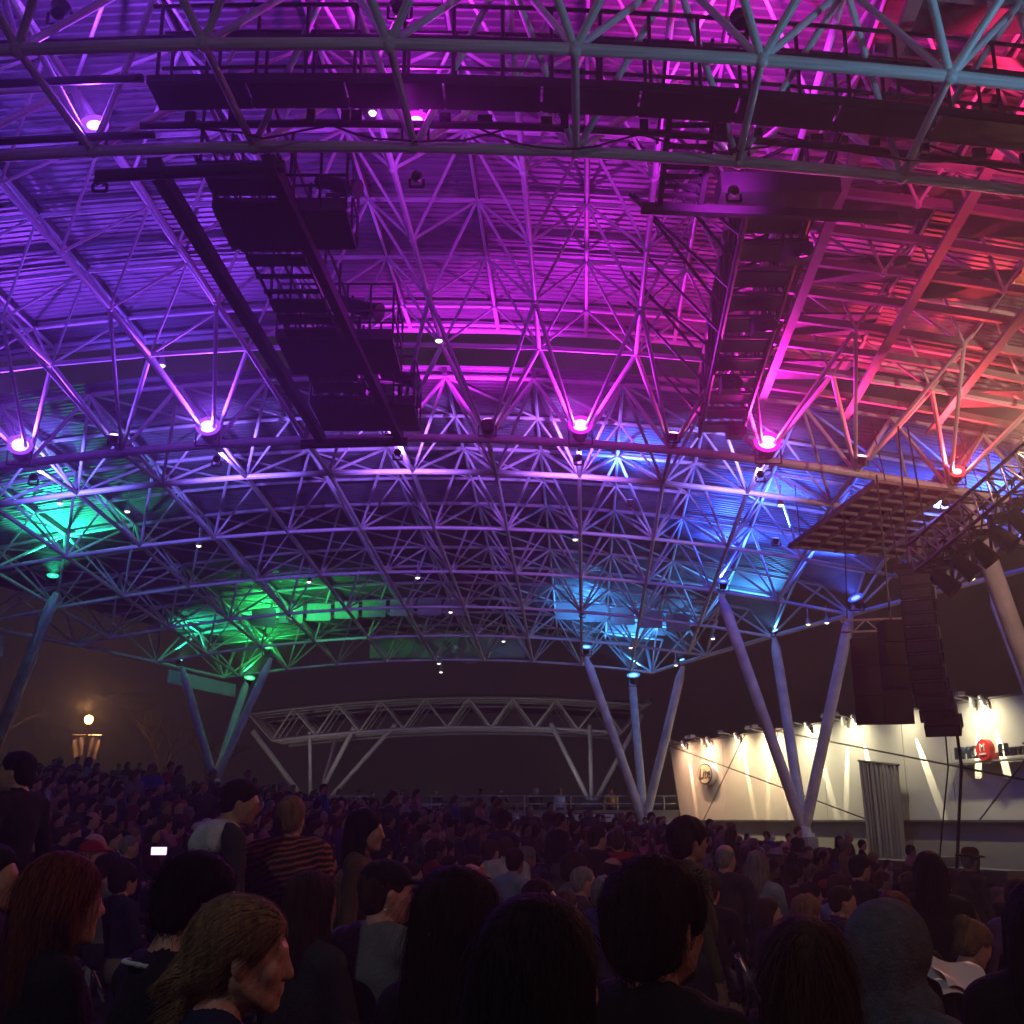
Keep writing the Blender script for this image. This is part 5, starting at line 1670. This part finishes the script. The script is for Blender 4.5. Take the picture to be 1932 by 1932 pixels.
HH(0.34, 2.78, 1.26, 'large dark-haired head right of the nearest silhouette', style='curly', hair='dark brown', top='black', skin=1, res=0.012, rz=R(-50), bulk=1.1, strands=1800, hlen=0.035)
HH(0.68, 2.80, 1.15, 'woman with long brown hair falling over her back, lower right of centre', style='long', hair='brown', fem=True, top='charcoal', res=0.013, rz=R(-20), strands=2600, hlen=0.2)
GREYHOOD = mat('grey_blue_sweatshirt', (0.10, 0.105, 0.125), 0.95, noise=0.25, scale=30, bump=0.5, bscale=120, spec=0.1)
HH(1.16, 3.7, 1.10, 'person with a grey sweatshirt hood pulled up, lower right', style='hood', hair='brown', topmat=GREYHOOD, res=0.013, rz=R(-52), lean=0.06)
HH(1.62, 3.70, 1.18, 'dark figure filling the right edge of the picture', style='longwavy', hair='black', fem=True, top='black', res=0.018, rz=R(-30))
HH(-2.16, 5.0, 1.26, 'woman with dark hair and lit cheek cut by the left edge', style='bob', hair='black', fem=True, skin=1, top='black', res=0.016, rz=RIGHT, yaw=R(-10))
# second row
HH(-0.54, 5.25, 1.19, 'man in a black cap and grey T-shirt seen from behind', style='cap', hair='brown', top='grey', skin=2, res=0.011, rz=R(-42), yaw=R(-30), bulk=1.15)
HH(-0.83, 5.05, 1.15, 'woman with long wavy brown hair left of the man in the black cap', style='longwavy', hair='brown', fem=True, top='charcoal', res=0.015, rz=R(-40), strands=1400, hlen=0.16)
HH(-0.98, 7.4, 1.08, 'person with grey-blond hair between the striped shawl and the black cap', style='bob', hair='blond', fem=True, top='charcoal', rz=R(-50), strands=700)
o_, Mh_, ch_ = HH(-1.66, 7.25, 1.60, 'standing man in dark jacket with a white hood at his nape', stand=True, style='short', hair='dark brown', skin=1, top='charcoal', rz=R(-60), yaw=R(-25), pitch=R(-14), lean=0.14, bulk=1.05)
v = Vol(); v.ell((0, -0.05, 1.43), (0.15, 0.12, 0.075), 0, 0.03); v.cap((-0.11, -0.10, 1.38), (0.11, -0.10, 1.38), 0.075, None, 0, 0.04); v.cap((0, -0.13, 1.36), (0, -0.14, 1.24), 0.09, 0.05, 0, 0.04)
V, F, _ = v.net(0.014, 1); ch_('hood', np_mesh('hood', V, F, None, [TOP['white']]), Matrix.Translation((0, 0.06, 0.0)))
HH(-1.42, 7.65, 1.51, 'standing woman with short blond hair wrapped in a rust striped shawl', stand=True, fem=True, style='short', hair='blond', topmat=STRIPE, rz=R(-8), bulk=1.25, strands=900, hlen=0.04)
HH(-0.87, 7.1, 1.43, 'standing woman with long dark hair in profile facing right', stand=True, fem=True, style='long', hair='black', top='brown', skin=1, rz=RIGHT, res=0.014)
HH(-3.3, 7.8, 1.80, 'standing man in black with dark hair looking left at the left edge', stand=True, style='short', hair='black', top='black', skin=1, rz=R(75), yaw=R(15), bulk=1.08)
HH(-3.84, 11.0, 1.25, 'bald man whose pinkish scalp shows above the red-haired woman', style='bald_fringe', hair='brown', skin=2, top='black')
HH(-0.31, 9.2, 1.04, 'person in a pale pink cap behind the long dark hair', style='cap', hair='grey', top='charcoal', extra=TOP['pink'], rz=R(-40))
HH(0.18, 7.4, 1.02, 'dark-haired man in sharp profile facing right near the centre', style='short', hair='dark brown', skin=0, top='black', rz=RIGHT, yaw=R(-5), res=0.013)
HH(0.61, 10.1, 0.99, 'grey-haired man with glasses in profile near the centre', style='short', hair='grey', skin=2, top='charcoal', rz=R(-80))
HH(0.72, 9.3, 0.94, 'person with curly grey hair in a blue shirt', style='curly', hair='grey', top='blue', rz=R(-30), strands=500, hlen=0.03)
HH(0.46, 9.9, 0.82, 'person in a bright blue shirt bending low near the centre', style='short', hair='brown', top='blue', rz=R(-40))
HH(1.10, 7.35, 1.37, 'standing man in an olive-brown jacket facing right before the lit wall end', stand=True, style='curly', hair='dark brown', top='olive', skin=1, rz=R(-75), bulk=1.1, res=0.014)
HH(1.97, 11.0, 1.15, 'bearded man with glasses right of the man in the olive jacket', style='bald_fringe', hair='grey', top='charcoal', rz=R(-35))
HH(2.28, 11.1, 1.08, 'person with long grey hair in a light blue denim jacket', style='long', hair='grey', fem=True, top='light blue', rz=R(-30), strands=400)
HH(4.38, 19.7, 0.90, 'spectator in a white brimmed hat', style='fedora', hair='grey', top='charcoal', extra=TOP['white'])
HH(1.17, 13.1, 1.26, 'standing man in a red jacket with white stripes, seen from behind', stand=True, style='short', hair='brown', top='red', rz=R(-15), bulk=1.25)
HH(0.88, 12.2, 1.31, 'standing man in a dark suit left of the red jacket', stand=True, style='short', hair='dark brown', top='black', rz=R(-60), bulk=1.05)
HH(-0.06, 12.3, 1.21, 'standing man in a white shirt seen from behind near the centre', stand=True, style='short', hair='brown', top='white', rz=R(-10), bulk=1.1)
HH(2.58, 7.4, 1.18, 'standing person with long black hair under the curtain', stand=True, fem=True, style='long', hair='black', top='black', rz=R(-20))
HH(2.09, 6.6, 0.98, 'person with short auburn hair behind the grey hood', style='bob', hair='auburn', fem=True, top='black', rz=R(-30), strands=900, hlen=0.06)
HH(3.07, 8.6, 0.85, 'balding man with a grey fringe at the lower right', style='bald_fringe', hair='grey', skin=2, top='black')
o_, Mh_, ch_ = HH(2.66, 7.0, 0.80, 'woman with blond hair in a bun bending over a white paper', style='bun', hair='blond', fem=True, top='black', rz=R(-70), pitch=R(-25), lean=0.25, strands=900, hlen=0.05, fingers=True)
HH(2.2, 9.0, 0.82, 'person with curly blond hair right of the long brown hair', style='curly', hair='blond', top='charcoal', strands=500, hlen=0.03)
HH(2.0, 9.4, 0.79, 'woman with brown hair and lit face beside the curly blond head', style='bob', hair='brown', fem=True, top='charcoal', rz=R(-100))
HH(5.9, 15.9, 0.70, 'spectator in a bright red shirt at the lower right', style='short', hair='dark brown', top='red')
HH(3.23, 11.1, 1.06, 'standing person in a dark cap leaning, above the pale blue jacket', stand=True, style='cap', hair='black', top='black', lean=0.15)
HH(3.0, 11.0, 0.88, 'person in a pale blue jacket below the dark cap', style='short', hair='brown', top='light blue')
HH(5.3, 13.8, 1.04, 'standing spectator in a brimmed hat near the right edge', stand=True, style='fedora', hair='grey', top='olive', extra=TOP['brown'])
HH(6.39, 34.3, 1.25, 'steward in a bright orange shirt below the lit wall', stand=True, style='short', hair='black', top='orange', res=0.024)
HH(5.7, 34.3, 1.27, 'steward in a red shirt left of the orange one', stand=True, style='short', hair='black', top='red', res=0.024)
ph_o, Mh_, ch_ = HH(-3.45, 12.3, 1.12, 'spectator holding up a glowing phone at the left', style='bob', hair='dark brown', fem=True, top='navy', arms='up', fingers=True, rz=R(-30))
# people up on the promenade
for (x, y, tp, hs, hc, lab, fm) in [(-1.35, 49.2, 'light blue', 'short', 'brown', 'promenade bystander in a light blue shirt', False), (-0.45, 49.0, 'brown', 'short', 'dark brown', 'promenade bystander in a brown jacket and pale trousers', False), (1.0, 49.4, 'charcoal', 'curly', 'white', 'white-haired promenade bystander left of the far pedestal', False),
                                    (2.0, 49.3, 'white', 'long', 'blond', 'promenade bystander in a white top beside the far pedestal', True), (4.1, 48.9, 'yellow', 'short', 'black', 'steward in a yellow jacket leaning on the railing', False), (-3.2, 49.6, 'charcoal', 'short', 'black', 'dark promenade bystander left of the light blue shirt', False),
                                    (-4.6, 49.6, 'white', 'long', 'brown', 'promenade bystander in white below the bandstand arch', True), (-6.4, 49.4, 'grey', 'short', 'brown', 'promenade bystander in grey below the bandstand arch', False), (-8.2, 49.4, 'red', 'short', 'brown', 'promenade bystander in red below the bandstand arch', False), (-7.3, 49.7, 'tan', 'bob', 'brown', 'promenade bystander in tan between grey and red', True), (5.5, 49.5, 'black', 'short', 'black', 'dark promenade bystander between the far columns and the wall', False)]:
    o, _, _ = hero(x, y, 0.95 + 1.68, lab, True, fm, hs, hc, tp, 1, rz=R(random.uniform(140, 220)), res=0.026, legs=2 if 'pale' in lab else 0, group='bystanders on the promenade')

# things held
pp = MB()
n = 8
pp.add([(-0.16 + 0.32 * i / n, -0.12 + 0.24 * j / n, 0.015 * math.sin(i * 1.1) + 0.02 * math.sin(j * 0.9 + i * 0.4)) for j in range(n + 1) for i in range(n + 1)], [(j * (n + 1) + i, j * (n + 1) + i + 1, (j + 1) * (n + 1) + i + 1, (j + 1) * (n + 1) + i) for j in range(n) for i in range(n)])
pp.add([(-0.15 + 0.3 * i / n, -0.11 + 0.2 * j / n, 0.03 + 0.02 * math.sin(i * 0.9 + 1) + 0.02 * math.sin(j * 0.7 + i * 0.5)) for j in range(n + 1) for i in range(n + 1)], [(j * (n + 1) + i, j * (n + 1) + i + 1, (j + 1) * (n + 1) + i + 1, (j + 1) * (n + 1) + i) for j in range(n) for i in range(n)])
pa = pp.build('paper_sheet', M['white_sign'], None, True, (2.30, 6.35, 0.70)); pa.rotation_euler = (R(38), R(8), R(20))
tag(pa, 'crumpled white paper sheet held at the lower right', 'paper')
pho = thing('phone', 'glowing phone held up in the crowd at the left', 'phone', (-3.52, 11.9, 1.20), rz=R(8))
b = MB(); b.box((0, 0.006, 0), (0.165, 0.01, 0.085)); b.build('phone_case', M['black'], pho)
b = MB(); b.box((0, 0, 0), (0.15, 0.003, 0.075)); b.build('phone_screen', lens_mat((0.85, 0.70, 1.0), 1.6), pho)
ld = bpy.data.lights.new('phone_glow', 'POINT'); ld.energy = 0.12; ld.color = (0.7, 0.5, 1.0); ld.shadow_soft_size = 0.05
lo = bpy.data.objects.new('phone_glow', ld); COL.objects.link(lo); lo.parent = pho; lo.location = (0, -0.06, 0)

# folding chairs under the seated people close by
CHAIRM = mat('dark_blue_chair', (0.015, 0.022, 0.075), 0.5, noise=0.1)
def chair_meshes():
    b = MB(); b.box((0, 0.03, 0.43), (0.44, 0.42, 0.04)); s1 = b.mesh('seat', CHAIRM)
    b = MB()
    for k in range(6):
        a0, a1 = -0.22 + 0.44 * k / 6, -0.22 + 0.44 * (k + 1) / 6
        f_ = lambda a: -0.20 - 0.03 * math.cos(a * 7)
        b.add([(a0, f_(a0), 0.62), (a1, f_(a1), 0.62), (a1, f_(a1) - 0.03, 0.86), (a0, f_(a0) - 0.03, 0.86), (a0, f_(a0) - 0.02, 0.62), (a1, f_(a1) - 0.02, 0.62), (a1, f_(a1) - 0.05, 0.86), (a0, f_(a0) - 0.05, 0.86)],
              [(0, 3, 2, 1), (4, 5, 6, 7), (0, 1, 5, 4), (3, 7, 6, 2)])
    s2 = b.mesh('backrest', CHAIRM)
    b = MB(); b.tube((0, -0.24, 0.86), (0, 0.2, 0.0), 0.013, 6); s3 = b.mesh('leg', M['aluminium'])
    b = MB(); b.tube((0, 0.12, 0.42), (0, -0.24, 0.0), 0.013, 6); s4 = b.mesh('leg', M['aluminium'])
    return s1, s2, s3, s4
CH = chair_meshes()
for o in [q for q in COL.objects if q.name.startswith('person') and q.parent is None and q.get('category') == 'person']:
    if o.location.y < 12.6 and 'standing' not in o['label'] and 'bystander' not in o['label']:
        t = thing('folding_chair', 'dark blue chair under the ' + ' '.join(o['label'].split(',')[0].replace('black silhouette of a head closest to the camera', 'nearest silhouette').split()[:11]), 'chair', o.location, 'chairs of the nearest spectators', o.rotation_euler.z)
        link('seat', CH[0], t); link('backrest', CH[1], t)
        for sx in (-0.2, 0.2):
            link('leg', CH[2], t, (sx, 0, 0)); link('leg', CH[3], t, (sx, 0, 0))

# ------------------------------------------------------------------ the crowd in curved rows facing the stage
rnd = random.Random(21)
seats = []
for ri in range(46):
    rad = 9.6 + 0.95 * ri
    n = int(math.pi * 1.3 * rad / 0.56)
    for k in range(n):
        a = R(95) + (k + rnd.uniform(-0.3, 0.3)) * 0.56 / rad
        rj = rad + rnd.uniform(-0.2, 0.2)
        x, y = STAGE.x + rj * math.cos(a), STAGE.y + rj * math.sin(a)
        if not (6.2 < y < 44.5) or x > 8.2 - max(0, (y - 30)) * 0.1 or x < -19 or abs(x) > 0.475 * y + 0.6:
            continue
        if y > 40 and x > -9: 
            if y > 43 or rnd.random() < 0.4: continue
        if (x - 8.85) ** 2 + (y - 36) ** 2 < 0.8 or (x - 5.08) ** 2 + (y - 45.5) ** 2 < 1.2 or (x + 11.45) ** 2 + (y - 45.3) ** 2 < 0.7:
            continue
        if any((x - hx) ** 2 + (y - hy) ** 2 < 0.17 for hx, hy in heroes_xy):
            continue
        # keep sight lines to the people and faces picked out above
        if y < 9.5 and any(hy > y and hy < 14 and abs(x / y - hx / hy) < 0.28 / hy for hx, hy in heroes_xy) and rnd.random() < 0.8:
            continue
        if rnd.random() < 0.10 + 0.25 * (math.sin(x * 1.7 + 2 * y) * math.sin(y * 0.9 - x) > 0.55):
            continue
        seats.append((x, y))
def size_key(s):
    return s[1]
seats.sort(key=size_key)
print('seats', len(seats))
STY_M = ['short'] * 6 + ['curly', 'curly', 'bald_fringe', 'cap']
STY_F = ['long', 'long', 'bob', 'longwavy', 'tied', 'bun', 'long']
HC = ['black', 'black', 'dark brown', 'dark brown', 'dark brown', 'brown', 'brown', 'auburn', 'blond', 'grey']
TC = ['black'] * 5 + ['charcoal'] * 4 + ['navy'] * 4 + ['blue', 'grey', 'grey', 'white', 'red', 'maroon', 'maroon', 'brown', 'tan', 'olive', 'light blue', 'purple', 'purple', 'pink']
sty_word = {'short': 'short %s haired spectator', 'curly': 'curly %s haired spectator', 'bald_fringe': 'balding %s haired spectator', 'cap': '%s haired spectator in cap', 'long': 'long %s haired spectator', 'bob': '%s bobbed spectator', 'longwavy': 'wavy long %s haired spectator', 'tied': 'spectator with %s tied hair', 'bun': 'spectator with %s bun'}
def zone(x, y):
    u = project((x, y, 1.2))[0] * 1932
    for lim, w in ((130, 'by the left edge'), (260, 'below the street lamp'), (430, 'below the bare tree'), (560, 'below the pale far columns'), (760, 'below the bandstand legs'), (1000, 'below the bandstand arch'), (1200, 'in front of the menu board'), (1290, 'in front of the glowing sign'), (1440, 'below the oval wall sign'), (1600, 'in front of the concrete pedestal'), (1720, 'in front of the curtain'), (1830, 'below the loudspeaker column'), (9999, 'by the right edge')):
        if u < lim:
            return w
lab_seen = {}
NOBJ = 240
parts_v, parts_f, parts_m = [], [], []
crowd_mats = [SKIN[0], SKIN[1]] + [TOP[k] for k in TOPC] + [HAIR[k] for k in HAIRC] + LEGS + [SHOE]
mi_top = {k: 2 + i for i, k in enumerate(TOPC)}
mi_hair = {k: 2 + len(TOPC) + i for i, k in enumerate(HAIRC)}
mi_leg = 2 + len(TOPC) + len(HAIRC)
voff = 0
for si, (x, y) in enumerate(seats):
    st_ = rnd.random() < (0.05 if y < 25 else 0.12)
    ai = rnd.choice((6, 7, 8)) if st_ else rnd.choice((0, 0, 1, 1, 2, 2, 3, 3, 4, 4, 5) if y > 10 else (0, 1, 2, 3, 4))
    A = ARCH[ai]
    sty = rnd.choice(STY_F if A['fem'] else STY_M)
    hc, tc = rnd.choice(HC), rnd.choice(TC)
    sc_ = rnd.uniform(0.90, 1.06) * (0.97 if A['fem'] else 1.0)
    rz = facing(x, y) + R(rnd.gauss(0, 24))
    gz = ground_z(x, y)
    if si < NOBJ:
        o = link('person', A['me'])
        o.location = (x, y, gz); o.rotation_euler = (0, 0, rz); o.scale = (sc_,) * 3
        set_mats(o, [rnd.choice(SKIN[:3] * 3 + SKIN[3:]), TOP[tc], rnd.choice(LEGS), SHOE])
        lb = '%s, %s%s top, %s' % (sty_word[sty] % hc, 'standing in ' if st_ else '', tc, zone(x, y))
        k = lab_seen.get(lb, 0); lab_seen[lb] = k + 1
        if k:
            lb += ', %s nearest' % ('second', 'third', 'fourth', 'fifth', 'sixth', 'seventh')[min(k - 1, 5)]
        tag(o, lb, 'person', 'spectators in the seating')
        h_ = link('cap' if sty == 'cap' else 'hair', HMESH[sty], o)
        h_.matrix_local = A['Mh']
        set_mats(h_, [TOP[rnd.choice(('black', 'navy', 'red', 'white', 'grey'))] if sty == 'cap' else HAIR[hc]])
        if sty == 'cap':
            h2 = link('hair', HMESH['bald_fringe'], o); h2.matrix_local = A['Mh']; set_mats(h2, [HAIR[hc]])
    else:
        Vl, Fl, tl = A['low']
        rot = np.array(Matrix.Rotation(rz, 3, 'Z'))
        V = (Vl * sc_) @ rot.T + np.array([x, y, gz])
        sk = rnd.randint(0, 1)
        mm = np.choose(tl, [sk, mi_top[tc], mi_leg + rnd.randint(0, 2), mi_leg + 3])
        parts_v.append(V); parts_f.append(Fl + voff); parts_m.append(mm); voff += len(V)
        Vh, Fh = HMESH[sty + '_low']
        Mh = np.array(A['Mh'])
        Vh = (Vh @ Mh[:3, :3].T + Mh[:3, 3]) * sc_ @ rot.T + np.array([x, y, gz])
        parts_v.append(Vh); parts_f.append(Fh + voff); parts_m.append(np.full(len(Fh), mi_top[rnd.choice(('black', 'white', 'navy'))] if sty == 'cap' else mi_hair[hc])); voff += len(Vh)
if parts_v:
    me = np_mesh('crowd', np.concatenate(parts_v), np.concatenate(parts_f), np.concatenate(parts_m), crowd_mats)
    o = link('crowd', me)
    o['kind'] = 'stuff'; o['label'] = 'mass of distant spectators filling the seating behind the nearer ones'; o['category'] = 'crowd'
# bench rows under them
for ri in range(0, 46):
    rad = 9.6 + 0.95 * ri
    b, sp = MB(), MB()
    last = None
    for k in range(0, 400):
        a = R(95) + k * 1.12 / rad
        if a > R(95) + math.pi * 1.3:
            break
        p = Vector((STAGE.x + rad * math.cos(a), STAGE.y + rad * math.sin(a), 0))
        ok = 9.5 < p.y < 44.5 and p.x < 8.2 and p.x > -19 and abs(p.x) < 0.475 * p.y + 0.8
        p.z = ground_z(p.x, p.y) + 0.44
        if ok and last is not None:
            b.bar(last, p, 0.26, 0.045)
            sp.bar(p, p - Vector((0, 0, 0.44)), 0.05)
        last = p if ok else None
    if b.v:
        t = thing('bench', 'curved aluminium bench row hidden under the seated crowd', 'bench', (0, 0, 0), 'bench rows in the seating')
        b.build('seat_plank', M['bench'], t)
        q = sp.build('support', M['aluminium'], t); q['kind'] = 'stuff'
# ------------------------------------------------------------------ night air: even haze round everything
HAZE = 0.006
if HAZE > 0:
    b = MB()
    b.box((0, 70, 6.0), (330, 270, 16))
    hz = b.build('haze', [])
    hz['kind'] = 'stuff'
    m = bpy.data.materials.new('haze_air')
    m.use_nodes = True
    nt = m.node_tree
    nt.nodes.remove(nt.nodes['Principled BSDF'])
    pv = nt.nodes.new('ShaderNodeVolumePrincipled')
    pv.inputs['Color'].default_value = (0.9, 0.9, 0.9, 1)
    pv.inputs['Density'].default_value = HAZE
    pv.inputs['Anisotropy'].default_value = 0.5
    nt.links.new(pv.outputs[0], nt.nodes['Material Output'].inputs['Volume'])
    hz.data.materials.clear()
    hz.data.materials.append(m)
